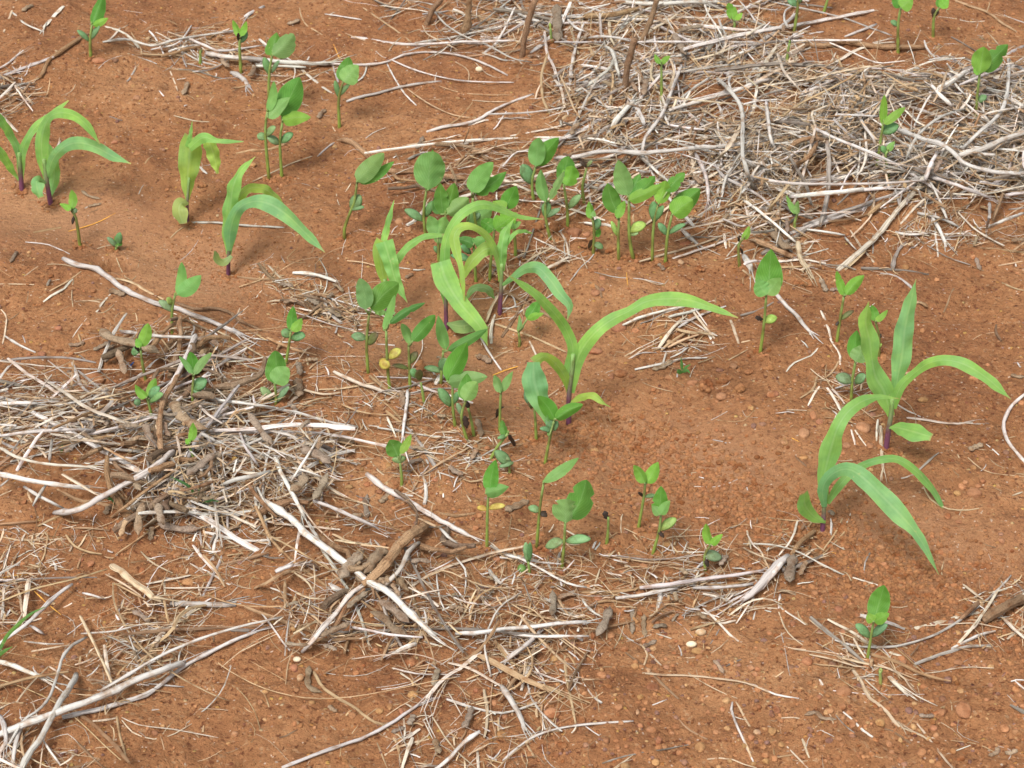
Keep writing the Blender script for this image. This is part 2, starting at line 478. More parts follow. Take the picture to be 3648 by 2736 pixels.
def make_leaf(name, corn):
    m, N, L = mat(name)
    at = nd(N, "ShaderNodeAttribute", attribute_name="tint").outputs["Color"]
    uv = N.new("ShaderNodeTexCoord").outputs["UV"]
    co = N.new("ShaderNodeTexCoord").outputs["Object"]
    sx = N.new("ShaderNodeSeparateXYZ"); L.new(uv, sx.inputs[0])
    c = nd(N, "ShaderNodeMath", operation='SUBTRACT', i_1=0.5); L.new(sx.outputs[0], c.inputs[0])
    ab = nd(N, "ShaderNodeMath", operation='ABSOLUTE'); L.new(c.outputs[0], ab.inputs[0])
    mid = ramp(N, [(0.0, 1.0), (0.020 if not corn else 0.035, 0.7), (0.035 if not corn else 0.07, 0.0)]); L.new(ab.outputs[0], mid.inputs[0])
    if corn:
        mp = nd(N, "ShaderNodeMapping"); mp.inputs["Scale"].default_value = (26, 0.8, 1); L.new(uv, mp.inputs[0])
        ve = noise(N, L, mp.outputs[0], 1.0, 3, 0.6)
        vr = ramp(N, [(0.3, (0.84, 0.88, 0.82)), (0.5, (1, 1, 1)), (0.7, (1.08, 1.06, 1.10))]); L.new(ve, vr.inputs[0]); h = ve
    else:
        # side veins running out and forward from the midrib
        a1 = nd(N, "ShaderNodeMath", operation='MULTIPLY', i_1=1.1); L.new(ab.outputs[0], a1.inputs[0])
        a2 = nd(N, "ShaderNodeMath", operation='SUBTRACT'); L.new(sx.outputs[1], a2.inputs[0]); L.new(a1.outputs[0], a2.inputs[1])
        a3 = nd(N, "ShaderNodeMath", operation='MULTIPLY', i_1=9.0); L.new(a2.outputs[0], a3.inputs[0])
        a4 = nd(N, "ShaderNodeMath", operation='PINGPONG', i_1=0.5); L.new(a3.outputs[0], a4.inputs[0])
        vr = ramp(N, [(0.0, (1.40, 1.28, 1.45)), (0.12, (1.02, 1.02, 1.02)), (1.0, (0.88, 0.90, 0.86))]); L.new(a4.outputs[0], vr.inputs[0])
        h = a4.outputs[0]
    col = mixc(N, L, at, vr.outputs[0], 0.75, 'MULTIPLY')
    n2 = noise(N, L, co, 55.0, 4, 0.6)
    r2 = ramp(N, [(0.3, (0.80, 0.84, 0.78)), (0.55, (1, 1, 1)), (0.75, (1.15, 1.08, 1.05))]); L.new(n2, r2.inputs[0])
    col = mixc(N, L, col, r2.outputs[0], 1.0, 'MULTIPLY')
    hi = (0.50, 0.66, 0.36) if corn else (0.30, 0.46, 0.20)
    col = mixc(N, L, col, hi, nm(N, L, mid.outputs[0], 0.22))
    if not corn:   # paler rim and a few damage spots
        ed = ramp(N, [(0.455, 0.0), (0.5, 0.5)]); L.new(ab.outputs[0], ed.inputs[0])
        col = mixc(N, L, col, (0.26, 0.42, 0.14), ed.outputs[0])
        n3 = noise(N, L, co, 190.0, 2, 0.5)
        sp = ramp(N, [(0.735, 0.0), (0.76, 0.7)]); L.new(n3, sp.inputs[0])
        col = mixc(N, L, col, (0.40, 0.38, 0.16), sp.outputs[0])
    if corn:
        ed = ramp(N, [(0.475, 0.0), (0.5, 0.3)]); L.new(ab.outputs[0], ed.inputs[0])
        col = mixc(N, L, col, (0.50, 0.58, 0.30), ed.outputs[0])
        n3 = noise(N, L, co, 120.0, 3, 0.6)
        sp = ramp(N, [(0.66, 0.0), (0.72, 0.55)]); L.new(n3, sp.inputs[0])
        col = mixc(N, L, col, (0.42, 0.50, 0.22), sp.outputs[0])
        tp = ramp(N, [(0.955, 0.0), (0.995, 0.75)]); L.new(sx.outputs[1], tp.inputs[0])
        col = mixc(N, L, col, (0.45, 0.36, 0.16), tp.outputs[0])
        n4 = noise(N, L, co, 22.0, 3, 0.6)
        r4 = ramp(N, [(0.35, (0.84, 0.88, 0.95)), (0.65, (1.12, 1.06, 0.86))]); L.new(n4, r4.inputs[0])
        col = mixc(N, L, col, r4.outputs[0], 1.0, 'MULTIPLY')
    b = bump(N, L, h, 0.0005, 0.5)
    p = princ(N, L, col, 0.5, b, 0.22)
    tr = N.new("ShaderNodeBsdfTranslucent"); 
    tc = mixc(N, L, col, (1.05, 1.15, 0.70), 1.0, 'MULTIPLY')
    L.new(tc, tr.inputs["Color"])
    ms = N.new("ShaderNodeMixShader"); ms.inputs[0].default_value = 0.50 if corn else 0.44
    L.new(p.outputs[0], ms.inputs[1]); L.new(tr.outputs[0], ms.inputs[2])
    out(N, L, ms.outputs[0]); return m
def nm(N, L, s, k):
    x = nd(N, "ShaderNodeMath", operation='MULTIPLY', i_1=k); L.new(s, x.inputs[0]); return x.outputs[0]

M_SOIL = make_soil()
M_STRAW = make_tint("straw", dark=0.30)
M_WOOD = make_tint("root_bark", dark=0.35, speckle=0.75, rough=0.9, bumpd=0.0012, sx=500.0, sy=60.0)
M_POD = make_tint("dry_pod", dark=0.62, speckle=0.75, rough=0.9, bumpd=0.0008, sx=160.0, sy=130.0)
M_STONE = make_tint("stone", dark=0.7, speckle=0.45, rough=0.85, bumpd=0.0008, sx=150.0, sy=150.0)
M_CRUMB = make_tint("soil_crumb", dark=0.75, speckle=0.25, rough=0.95, spec=0.1, bumpd=0.0006, sx=300.0, sy=300.0)
M_SEED = make_tint("seed", dark=0.9, rough=0.5, bumpd=0.0001, sx=60.0, sy=60.0)
M_STEM = make_tint("seedling_stem", dark=0.8, rough=0.55, bumpd=0.0002, sx=600.0, sy=60.0)
M_COT = make_tint("cotyledon", dark=0.82, speckle=0.3, rough=0.55, bumpd=0.0003, sx=150.0, sy=150.0)
M_SOY = make_leaf("soybean_leaf", False)
M_CORN = make_leaf("corn_leaf", True)

# ------------------------------------------------------------------ ground: one sheet, fine in view, coarse to the horizon
def outer(a, step, end):
    r = []; s = step
    while a < end:
        s *= 1.35; a += s
        r.append(a)
    return r
gx = [-v for v in reversed(outer(-GX0, STEP, 400))] + xs.tolist() + outer(xs[-1], STEP, 400)
up = outer(ys[-1], STEP, 400); dn = []
a, s = GY0, STEP
while a > -400: s *= 1.35; a -= s; dn.append(a)
gy = list(reversed(dn)) + ys.tolist() + up
GXM, GYM = np.meshgrid(np.array(gx), np.array(gy))
GZ = height(GXM, GYM)
nyv, nxv = GXM.shape
gm = bpy.data.meshes.new("soil")
gm.vertices.add(nxv * nyv)
gm.vertices.foreach_set("co", np.stack([GXM, GYM, GZ], -1).astype(np.float32).ravel())
idx = np.arange(nxv * nyv).reshape(nyv, nxv)
q = np.stack([idx[:-1, :-1], idx[:-1, 1:], idx[1:, 1:], idx[1:, :-1]], -1).reshape(-1, 4)
gm.loops.add(q.size); gm.loops.foreach_set("vertex_index", q.astype(np.int32).ravel())
gm.polygons.add(len(q)); gm.polygons.foreach_set("loop_start", (np.arange(len(q)) * 4).astype(np.int32))
gm.polygons.foreach_set("use_smooth", np.ones(len(q), bool))
gm.update(calc_edges=True)
wash = np.exp(-(polydist(GXM, GYM, FURROW) / 0.085) ** 2) * np.clip(.75 + .6 * perlin(GXM * 6, GYM * 6, 41), 0, 1)
wa_ = gm.attributes.new("wash", 'FLOAT', 'POINT'); wa_.data.foreach_set("value", wash.astype(np.float32).ravel())
gm.update(); gm.materials.append(M_SOIL)
ground = bpy.data.objects.new("soil_ground", gm); COL.objects.link(ground); ground["kind"] = "structure"
ground["label"] = "bare reddish brown soil of the field"

# ------------------------------------------------------------------ corn seedlings
CBASES = []
# leaf: (points (x, y[, depth cm]) in a crop, widths in crop px, roll, tint)
C_HI, C_MID, C_YEL, C_BLU = (0.295, 0.555, 0.150), (0.250, 0.505, 0.155), (0.370, 0.555, 0.135), (0.250, 0.505, 0.210)
def pts3(key, pts, yb):
    r = []
    for p in pts:
        k = key
        if isinstance(p[0], str): k, p = p[0], p[1:]
        r.append(onplane(*src(k, p[0], p[1]), yb + (p[2] / 100 if len(p) > 2 else 0)))
    return r

def px2m(p): return depth(p) * PXM / CZ

def corn(label, key, stalk, sw, leaves):
    x0, y0 = src(key, *stalk[0])
    base = hit(x0, y0); yb = base.y
    CBASES.append((base, sw)); t = thing("corn_seedling", base, label, "corn seedling", "corn seedlings along the washed furrow")
    P = pts3(key, stalk, yb); P[0] = base - V((0, 0, 0.006))
    n = 10; Q = catmull(P, n)
    k = px2m(base)
    ra = [sw * k / 2 * (1.0 - 0.25 * i / n) for i in range(n + 1)]
    PUR, GRN = (0.155, 0.055, 0.105), (0.20, 0.34, 0.11)
    tt = []
    for i in range(n + 1):
        f = min(1, max(0, (i / n - 0.38) / 0.5))
        tt.append(tuple(a + (b - a) * f for a, b in zip(PUR, GRN)))
    mb = MB(); loft(mb, Q, ra, ra, 8, GRN, tints=tt); mb.build("stalk", M_STEM, t)
    for lf in leaves:
        pts, ws, roll, tint = lf[:4]
        kw = lf[4] if len(lf) > 4 else {}
        mb = MB(); n = 30
        if 'rear' in kw:      # the part of the blade behind a sharp crease
            P = pts3(key, kw['rear'][0], yb); Q = catmull(P, 12)
            strip(mb, Q, [w * k / 2 for w in lerp_list(kw['rear'][1], 12)], kw['rear'][2], .1, .2, 3, .05)
        P = pts3(key, pts, yb)
        Q = catmull(P, n); hw = [w * k / 2 for w in lerp_list(ws, n)]
        hw[-1] = max(hw[-1], 0.0004)
        strip(mb, Q, hw, tint, roll, kw.get('fold', 0.22), 4, kw.get('ripple', 0.24), rollend=kw.get('rollend', abs(roll) + random.uniform(.15, .65)))
        mb.build("leaf_blade", M_CORN, t)
    return t

corn("corn seedling with narrow arching leaves beside the drooping broad one at furrow end", '00',
     [(172, 1500), (160, 1350), (150, 1200)], 42, [
     ([(150, 1300), (140, 1180), (70, 1040), (0, 930, -2), (-90, 800, -3)], [30, 62, 66, 58, 20], .2, C_MID),
     ([(150, 1420), (100, 1350), (40, 1250, -2), (-20, 1170, -3), (-110, 1120, -5)], [20, 60, 66, 60, 20], .1, C_HI),
     ([(165, 1420), (165, 1250), (215, 1090), (320, 960, 2), (430, 880, 3), (540, 790, 4)], [40, 70, 62, 62, 50, 14], .3, C_HI)])
corn("corn seedling with purple stalk base beside a drooping rounded first leaf at furrow end", '00',
     [(402, 1612), (380, 1500), (365, 1400), (345, 1250)], 42, [
     ([(368, 1430), (330, 1220), (335, 1050), (400, 915, -1), (530, 890, -3), (660, 960, -5), (790, 1135, -6)], [40, 100, 100, 60, 70, 80, 8], .2, C_HI),
     ([(370, 1410), (420, 1250, -1), (520, 1150, -2), (640, 1125, -3), (770, 1165, -4), (900, 1235, -5), (1032, 1290, -6)], [34, 76, 86, 100, 96, 74, 10], -.1, C_BLU),
     ([(385, 1560, 1), (425, 1400, 2), (410, 1240, 2.5), (360, 1100, 3)], [40, 92, 88, 14], .1, C_MID),
     ([(362, 1440, -.3), (310, 1420, -1.5), (285, 1450, -2.5), (315, 1560, -3.5)], [20, 70, 96, 60], .3, C_BLU)])
corn("yellow-green corn seedling with broad rolled whorl above a pale yellowing first leaf", '00',
     [(1478, 1755), (1476, 1660), (1478, 1560), (1490, 1400)], 26, [
     ([(1478, 1580), (1478, 1420), (1490, 1260), (1500, 1150), (1520, 1080)], [34, 110, 175, 190, 150], .0, C_YEL, dict(fold=.45)),
     ([(1490, 1170, -1), (1600, 1085, -2), (1720, 1110, -3), (1920, 1115, -4)], [60, 80, 36, 12], .2, C_HI),
     ([(1560, 1090, 1), (1640, 1110, 0), (1690, 1240, -1), (1715, 1370, -2)], [60, 105, 100, 24], .1, C_YEL),
     ([(1480, 1160), (1498, 1070), (1515, 955)], [50, 30, 6], .1, C_HI),
     ([(1486, 1600, -.2), (1430, 1600, -1), (1410, 1660, -2), (1440, 1765, -2.6)], [30, 110, 125, 60], .2, (0.36, 0.46, 0.16), dict(ripple=.02))])
corn("corn seedling with upright rolled leaf and long drooping leaf beside the pale first-leaf plant", '10',
     [(1795, 732), (1800, 640), (1803, 550), (1808, 400)], 34, [
     ([(1802, 570), (1802, 360), (1815, 160), (1845, 0), (1900, -100, 1), (2010, -205, 2)], [44, 118, 128, 110, 70, 8], .1, C_HI, dict(fold=.4)),
     ([(1805, 540, -.5), (1815, 380, -.8), (1870, 220, -1.5), (1990, 150, -3), (2130, 170, -4), (2270, 260, -5), (2400, 390, -6), (2560, 550, -8)], [40, 110, 90, 86, 120, 110, 80, 6], -.1, C_BLU),
     ([(1860, 250, .5), (1895, 110, 1), (1970, 45, 2), (2080, 50, 3), (2170, 110, 4), (2230, 170, 4.5)], [40, 80, 70, 80, 60, 20], .2, C_YEL),
     ([(1825, 578, -.3), (1770, 625, -1), (1720, 610, -1.5), (1690, 540, -2)], [30, 62, 60, 14], .2, (0.33, 0.45, 0.20), dict(ripple=.02))])
corn("corn seedling with torn-looking folded leaf behind the soybean with two pointed leaves", '11',
     [(1066, 1120), (1060, 1020), (1050, 880), (1040, 760)], 30, [
     ([(1036, 464, -.3), (1085, 620, -1.5), (1130, 780, -2.5), (1218, 945, -3.5)], [142, 118, 86, 8], .0, C_MID, dict(fold=.12, rear=([(1042, 800), (1010, 640), (1000, 540), (1034, 468)], [46, 90, 104, 130], C_YEL))),
     ([(1020, 520), (1050, 380, 1), (1080, 260, 1), (1115, 138, 1.5)], [50, 52, 40, 6], .2, C_HI),
     ([(1075, 760, 1), (1120, 640, 1), (1200, 530, 2), (1300, 450, 3), (1400, 418, 3.5), (1512, 418, 4)], [30, 62, 60, 56, 46, 30], .2, C_HI),
     ([(1062, 1030, -.2), (1010, 1020, -1), (950, 1000, -2)], [24, 60, 30], .2, C_BLU),
     ([(1062, 1035, -.2), (1090, 1025, -.6), (1122, 1030, -1)], [24, 44, 14], .2, C_BLU)])
corn("corn seedling with widest strap leaf folding down in the middle of the soybean clump", '11',
     [(1528, 1175), (1524, 1060), (1522, 930), (1518, 700)], 36, [
     ([(1478, 624, -.3), (1525, 770, -2), (1620, 930, -4), (1720, 1050, -5.5), (1800, 1150, -6.5), (1852, 1285, -7)], [162, 186, 134, 130, 96, 10], .0, C_HI, dict(fold=.1, rear=([(1522, 960), (1508, 830), (1494, 720), (1480, 628)], [36, 70, 110, 150], C_MID))),
     ([(1520, 900, 1), (1512, 640, 1), (1525, 460, 1.5), (1600, 300, 2), (1710, 205, 3), (1830, 168, 4), (1970, 215, 5), (2110, 272, 6), (2290, 288, 7)], [40, 90, 80, 74, 70, 70, 60, 34, 6], .15, C_HI),
     ([(1530, 1110, -.2), (1640, 1130, -2), (1740, 1115, -3), (1858, 1150, -4)], [24, 110, 118, 30], .2, (0.25, 0.40, 0.17), dict(ripple=.03))])
corn("corn seedling with dark purple stalk and arched curling leaf beside pale straw bundle", '11',
     [(1944, 1042), (1952, 930), (1960, 800), (1962, 640)], 38, [
     ([(1958, 780), (1940, 610), (1860, 440, -.5), (1745, 352, -1.5), (1640, 350, -2), (1585, 430, -3), (1608, 560, -4), (1640, 660, -5), (1655, 790, -5.5), (1668, 930, -6)], [40, 56, 58, 54, 50, 72, 80, 40, 40, 8], .2, C_YEL),
     ([(1965, 700), (1962, 520), (1990, 390, 1), (2062, 284, 1.5)], [44, 86, 76, 8], .1, C_HI, dict(fold=.4)),
     ([(1945, 560, .5), (1850, 520, 0), (1745, 600, -1), (1680, 700, -2), (1608, 812, -3)], [50, 112, 90, 60, 10], .2, C_YEL),
     ([(1985, 500, .5), (2060, 405, 1), (2130, 382, 2), (2205, 400, 3)], [40, 34, 30, 8], .2, C_HI),
     ([(1968, 810, -.2), (2060, 740, -2), (2150, 680, -3), (2250, 672, -5), (2340, 760, -6.5), (2420, 870, -8), (2500, 970, -9), (2480, 1082, -10)], [26, 44, 64, 90, 96, 92, 74, 10], .1, C_BLU),
     ([(1905, 915, -1), (1850, 840, -2), (1770, 828, -3), (1720, 850, -3.5), (1685, 925, -4)], [16, 60, 62, 56, 16], .2, (0.25, 0.40, 0.17))])
corn("tall corn seedling spreading one long wavy leaf over the open soil", '12',
     [(500, 1905), (500, 1780), (505, 1640), (530, 1450), (535, 1350)], 44, [
     ([(508, 1660), (500, 1480), (535, 1320), (490, 1180), (420, 1070, -1), (330, 970, -2), (220, 862, -3), (30, 735, -4)], [50, 84, 86, 84, 78, 74, 60, 6], .0, C_HI),
     ([(520, 1660), (560, 1420), (620, 1290), (720, 1170), (840, 1080, 1), (980, 1010, 1), (1100, 940, 1), (1270, 915, 0), (1450, 925, -1), (1630, 985, -2), (1835, 1066, -3)], [50, 90, 112, 116, 100, 76, 104, 104, 92, 62, 6], .1, C_HI),
     ([(222, 1416, -4.6), (228, 1560, -5.5), (275, 1720, -6.5), (335, 1870, -7.5), (352, 1990, -8)], [96, 196, 160, 70, 8], .0, C_BLU, dict(fold=.1, rear=([(500, 1640), (470, 1530, -.5), (400, 1430, -1.5), (310, 1372, -3), (225, 1420, -4.6)], [40, 78, 84, 66, 90], C_YEL))),
     ([(512, 1735, -.2), (600, 1690, -1), (690, 1680, -2), (780, 1740, -3), (832, 1772, -3.5)], [24, 50, 62, 40, 6], .3, C_YEL)])
corn("corn seedling with two upright broad leaves and a rounded first leaf", '13',
     [(1125, 2106), (1140, 1980), (1165, 1820), (1175, 1700)], 46, [
     ([(1165, 1840), (1110, 1650), (1045, 1540), (1018, 1420), (995, 1250), (965, 1100), (988, 938)], [56, 150, 172, 94, 144, 110, 8], .0, C_HI, dict(fold=.12)),
     ([(1180, 1760, 1), (1215, 1550, 1), (1252, 1350, 1.5), (1270, 1170, 2), (1305, 1000, 2.5), (1362, 762, 3)], [44, 90, 158, 148, 100, 6], .0, C_BLU, dict(fold=.3)),
     ([(1175, 1780), (1240, 1610, -.5), (1350, 1500, -1), (1460, 1425, -2), (1590, 1398, -3), (1750, 1435, -4), (1920, 1540, -5), (2110, 1708, -6)], [60, 74, 66, 76, 86, 96, 80, 6], .1, C_HI),
     ([(1148, 1930, -.2), (1230, 1935, -1.5), (1350, 1965, -3), (1485, 2005, -4)], [20, 110, 148, 60], .1, C_MID, dict(ripple=.02))])
corn("corn seedling with long drooping strap leaf beside the small straw heap", '23',
     [(624, 1312), (630, 1220), (638, 1120), (650, 1000)], 42, [
     ([(645, 1100), (630, 930), (655, 790), (695, 640), (740, 500), (810, 385, 1), (920, 295, 2), (1060, 252, 3), (1225, 265, 4)], [60, 84, 120, 168, 116, 104, 92, 40, 5], .0, C_HI, dict(fold=.12)),
     ([(640, 1120, -.3), (625, 980, -.6), (690, 870, -1.2), (820, 820, -2.5), (960, 900, -4), (1100, 1040, -5.5), (1240, 1180, -7), (1360, 1320, -8.5), (1450, 1470, -9.5), (1542, 1655, -10)], [44, 84, 92, 104, 140, 152, 138, 84, 38, 5], .0, C_BLU, dict(fold=.12)),
     ([(662, 1090, .5), (740, 970, 1), (850, 850, 2), (960, 780, 3), (1080, 745, 3.5), (1210, 742, 4), (1350, 825, 4), (1480, 960, 4), (1555, 1090, 3.5), (1600, 1165, 3)], [40, 72, 66, 60, 70, 62, 58, 70, 54, 8], .2, C_MID),
     ([(650, 1240, -.2), (560, 1195, -1), (490, 1110, -2), (480, 1010, -2.6)], [26, 96, 128, 66], .1, C_HI, dict(ripple=.02))])

# ------------------------------------------------------------------ soybean seedlings
S_TOP, S_UND, S_YNG, S_DRK = (0.115, 0.285, 0.048), (0.205, 0.375, 0.120), (0.205, 0.405, 0.062), (0.095, 0.240, 0.055)
TINTS = {'t': S_TOP, 'u': S_UND, 'y': S_YNG, 'k': S_DRK}
COTS = {'g': (0.115, 0.225, 0.095), 'p': (0.17, 0.27, 0.12), 'y': (0.40, 0.36, 0.08), 'd': (0.035, 0.022, 0.014), 'b': (0.16, 0.13, 0.04), 'l': (0.24, 0.36, 0.09)}

BASES = []
def soyprof(u, a=.70, e=.72):
    return max(0.0, math.sin(math.pi * min(1, u) ** a)) ** e

def kp(key, a):
    return (a[0], a[1:]) if isinstance(a[0], str) else (key, a)

def soy(label, key, stem, cots, leaves, sw=26, low=0.35, stemtint=None):
    k0, s0 = kp(key, stem[0])
    base = hit(*src(k0, *s0)); yb = base.y
    BASES.append((base, sw)); t = thing("soybean_seedling", base, label, "soybean seedling", "soybean seedlings")
    P = pts3(key, stem, yb); P[0] = base - V((0, 0, 0.005))
    if len(P) == 2: P = [P[0], (P[0] + P[1]) / 2 + V((random.uniform(-.001, .001), 0, 0)), P[1]]
    n = 9; Q = catmull(P, n); k = px2m(base)
    ra = [sw * k / 2 * (1.08 - 0.35 * i / n) * random.uniform(.95, 1.06) for i in range(n + 1)]
    g = stemtint or (0.21, 0.27, 0.045); up_ = (0.20, 0.29, 0.09); br = (0.12, 0.085, 0.025)
    tt = []
    for i in range(n + 1):
        c = [g[j] + (up_[j] - g[j]) * (i / n) for j in range(3)]
        if random.random() < low: c = [c[j] * .45 + br[j] * .55 for j in range(3)]
        tt.append(tuple(c))
    mb = MB(); loft(mb, Q, ra, ra, 7, g, tints=tt); mb.build("stem", M_STEM, t)
    top = P[-1]
    for ci, c in enumerate(cots):
        kk, c = kp(key, c)
        bx, by, tx, ty, w = c[:5]; kind = c[5] if len(c) > 5 else 'g'
        d = (0.4, -0.4)[ci % 2]
        A = onplane(*src(kk, bx, by), yb); B = onplane(*src(kk, tx, ty), yb + d / 100)
        n = 8; ax = B - A; L = ax.length
        vd = (A - CAMP).normalized()
        sag = -UP * (0.06 * L)
        Q, r1, r2 = [], [], []
        for i in range(n + 1):
            u = i / n
            Q.append(A + ax * u + sag * math.sin(math.pi * u) * -1)
            pr = max(0.10, math.sin(math.pi * (0.04 + 0.93 * u)) ** 0.62)
            if kind == 'd': pr *= random.uniform(0.6, 1.1)
            r1.append(w * k / 2 * pr); r2.append(w * k / 2 * pr * (0.34 if kind != 'd' else 0.22))
        tin = COTS[kind]; tin = tuple(x * random.uniform(.88, 1.12) for x in tin)
        tints = None
        if kind == 'b': tints = [tuple(a + (b - a) * (i / n) for a, b in zip((0.14, 0.20, 0.06), (0.07, 0.045, 0.02))) for i in range(n + 1)]
        if kind == 'y': tints = [tin if not (3 <= i <= 5 or i == n) else tuple(a * .6 + b * .4 for a, b in zip(tin, (0.25, 0.13, 0.03))) for i in range(n + 1)]
        nrm = vd * -0.8 + UP * 0.6
        mb = MB(); loft(mb, Q, r1, r2, 8, tin, ref=nrm.normalized(), tints=tints)
        mb.build("cotyledon", M_COT, t)
    for li, lf in enumerate(leaves):
        kk, lf = kp(key, lf)
        bx, by, tx, ty, w = lf[:5]
        kind = lf[5] if len(lf) > 5 else 't'
        d = lf[6] if len(lf) > 6 else (1.2, -1.6)[li % 2]
        roll = lf[7] if len(lf) > 7 else random.uniform(-.35, .35)
        A = onplane(*src(kk, bx, by), yb - (.005 if d < 0 else 0)); B = onplane(*src(kk, tx, ty), yb + (d if d > 0 else .25) / 100)
        Lp = (B - A).length
        vd = (A - CAMP).normalized()
        side = (B - A).cross(vd).normalized()
        bow = random.uniform(-.06, .06) * Lp
        back = random.uniform(.04, .12) * Lp
        n = 14
        Q = catmull([A, A + (B - A) * .5 + side * bow + vd * back, B], n)
        a_, e_ = random.uniform(.60, .82), random.uniform(.58, .85)
        hw = [max(0.0003, w * 1.10 * k / 2 * soyprof(i / n, a_, e_)) for i in range(n + 1)]
        if random.random() < .2: hw[random.randint(5, 11)] *= random.uniform(.6, .8)      # a bite out of the margin
        tin = tuple(x * random.uniform(.9, 1.1) for x in TINTS[kind])
        mb = MB(); strip(mb, Q, hw, tin, roll, random.uniform(.2, .7), 3, 0.09, arch=random.uniform(-.3, .25))
        lo = mb.build("leaf", M_SOY, t)
        if (A - top).length > 0.0012:
            mb = MB(); r = sw * k * .27
            loft(mb, catmull([top, (top + A) / 2 - UP * .0006, A], 4), [r] * 5, [r] * 5, 6, (0.20, 0.29, 0.10)); mb.build("petiole", M_STEM, t)
    if leaves:   # folded growing tip between the leaves
        mb = MB(); r = sw * k * .3
        tipv = top + UP * (sw * k * 1.1) + V((random.uniform(-.001, .001), 0, 0))
        loft(mb, [top, (top + tipv) / 2, tipv], [r, r * 1.1, r * .3], [r, r, r * .3], 6, (0.20, 0.33, 0.09)); mb.build("growing_tip", M_STEM, t)
    return t

soy("soybean seedling beside a flat red stone at the bent root", '00', [(715, 452), (710, 330), (725, 195)], [(705, 325, 608, 238, 46), (715, 310, 785, 208, 52)], [(728, 195, 815, -40, 100, 't', 2), (730, 200, 852, 142, 56, 'y', -2)], low=.5)
soy("small soybean seedling opening two narrow leaves over grey straw near field edge", '00', [(1900, 582), (1888, 400), (1890, 295)], [(1895, 335, 1948, 250, 62), (1890, 330, 1875, 260, 40, 'd')], [(1888, 290, 1835, 158, 52, 'y'), (1898, 285, 1942, 168, 50, 'y')])
soy("stubby leafless soybean stem beside the dark grey stalk", '00', [(1575, 505), (1578, 400)], [(1578, 420, 1590, 380, 26, 'b')], [])
soy("soybean seedling with round grey-green leaf pair above a paired twin", '01', [(125, 900), (130, 600), (152, 440)], [(132, 585, 88, 452, 60), (148, 575, 212, 478, 40)], [(150, 438, 190, 255, 130, 't', 2), (160, 435, 325, 268, 150, 'u', -1.5)])
soy("soybean seedling of the twin pair with three swollen round cotyledons", '01', [(130, 1412), (102, 1100), (105, 950), (118, 880)], [(100, 1095, 38, 1060, 72, 'p'), (105, 1070, 180, 1000, 66, 'p')], [(122, 880, 168, 640, 66, 'u', 1.0, .2), (118, 930, 292, 768, 100, 'u', -1.5)], low=.2)
soy("soybean seedling of the twin pair with largest upright oval leaf", '01', [(230, 1398), (215, 1130), (235, 960)], [(225, 1125, 318, 1050, 72), (212, 1130, 115, 1085, 74, 'p')], [(230, 920, 370, 608, 190, 't', 2, 0), (235, 945, 458, 925, 110, 'y', -1.5, .2)], low=.2)
soy("soybean seedling with cupped oval leaves at the end of a long thin stalk", '01', [(685, 1012), (678, 790), (715, 640)], [(680, 770, 648, 635, 44), (690, 752, 768, 658, 42)], [(708, 640, 760, 448, 130, 't', 1.5), (715, 645, 835, 515, 150, 'u', -1)], low=.45)
soy("leaning soybean seedling with pale slanted leaf above thick brown root", '11', [(730, 442), (722, 370), (775, 220), ('01', 800, 1600), ('01', 822, 1440)], [(780, 215, 850, 100, 105), (770, 212, 878, 195, 50)], [('01', 822, 1430, 1035, 1205, 135, 'u', -1, 0), ('01', 835, 1435, 1115, 1272, 86, 't', 1)])
soy("soybean seedling with heart-shaped pale leaf standing before the brown root", '11', [(1365, 425), (1348, 250), ('01', 1368, 1500)], [(1342, 300, 1198, 215, 76), (1365, 270, 1425, 148, 66)], [('01', 1400, 1490, 1418, 1178, 70, 't', 2), ('01', 1385, 1495, 1432, 1195, 240, 'u', -1, 0)])
soy("soybean seedling with upright leaf pair crowded at the back of the clump", '11', [(1530, 545), (1525, 400), (1520, 245)], [(1520, 400, 1490, 330, 50)], [(1500, 250, 1478, 5, 112, 't', 1), (1520, 245, 1590, 5, 130, 't', 1.5), (1535, 250, 1702, 122, 125, 'u', -1.5, 0), (1480, 250, 1440, 105, 84, 'k', 1)])
soy("soybean seedling with bluish two-lobed leaf low in the clump", '11', [(1465, 620), (1458, 410)], [(1462, 560, 1430, 500, 40)], [(1450, 412, 1388, 262, 108, 'u', -1, 0), (1460, 412, 1512, 272, 116, 'u', -1.2, 0), (1460, 480, 1500, 380, 90, 'u', -1)])
soy("soybean seedling with silvery slanted leaf at the back of the clump", '11', [(1765, 360), (1745, 240), (1735, 120)], [(1750, 300, 1790, 240, 46)], [('01', 1725, 1515, 1895, 1278, 145, 'u', -1, 0), ('01', 1750, 1520, 2000, 1352, 112, 't', 1.5), (1690, 335, 1885, 205, 135, 'u', -2, 0)])
soy("soybean seedling with dark cotyledons screened by corn leaves in the clump", '11', [(1762, 792), (1748, 620), (1742, 500)], [(1715, 610, 1560, 575, 70), (1720, 560, 1640, 500, 60)], [(1740, 490, 1612, 445, 84, 'k', -.5), (1745, 480, 1835, 440, 90, 'u', -1)])
soy("soybean seedling with broad bright leaf beside the arching corn leaf", '11', [(1866, 772), (1878, 600), (1905, 375)], [(1890, 560, 1850, 480, 46)], [(1905, 372, 1800, 300, 118, 't', .5), (1910, 372, 2085, 240, 160, 'y', -1, 0), (2030, 340, 2115, 310, 60, 'u', -1)])
soy("soybean seedling with single tall oval leaf beside the arching corn leaf tip", '11', [(2070, 585), (2068, 470), (2040, 300), (2000, 205)], [(2050, 380, 2090, 310, 44)], [(1990, 208, 2078, 26, 130, 't', 0, 0), (2000, 200, 1890, 150, 80, 'y', -1)])
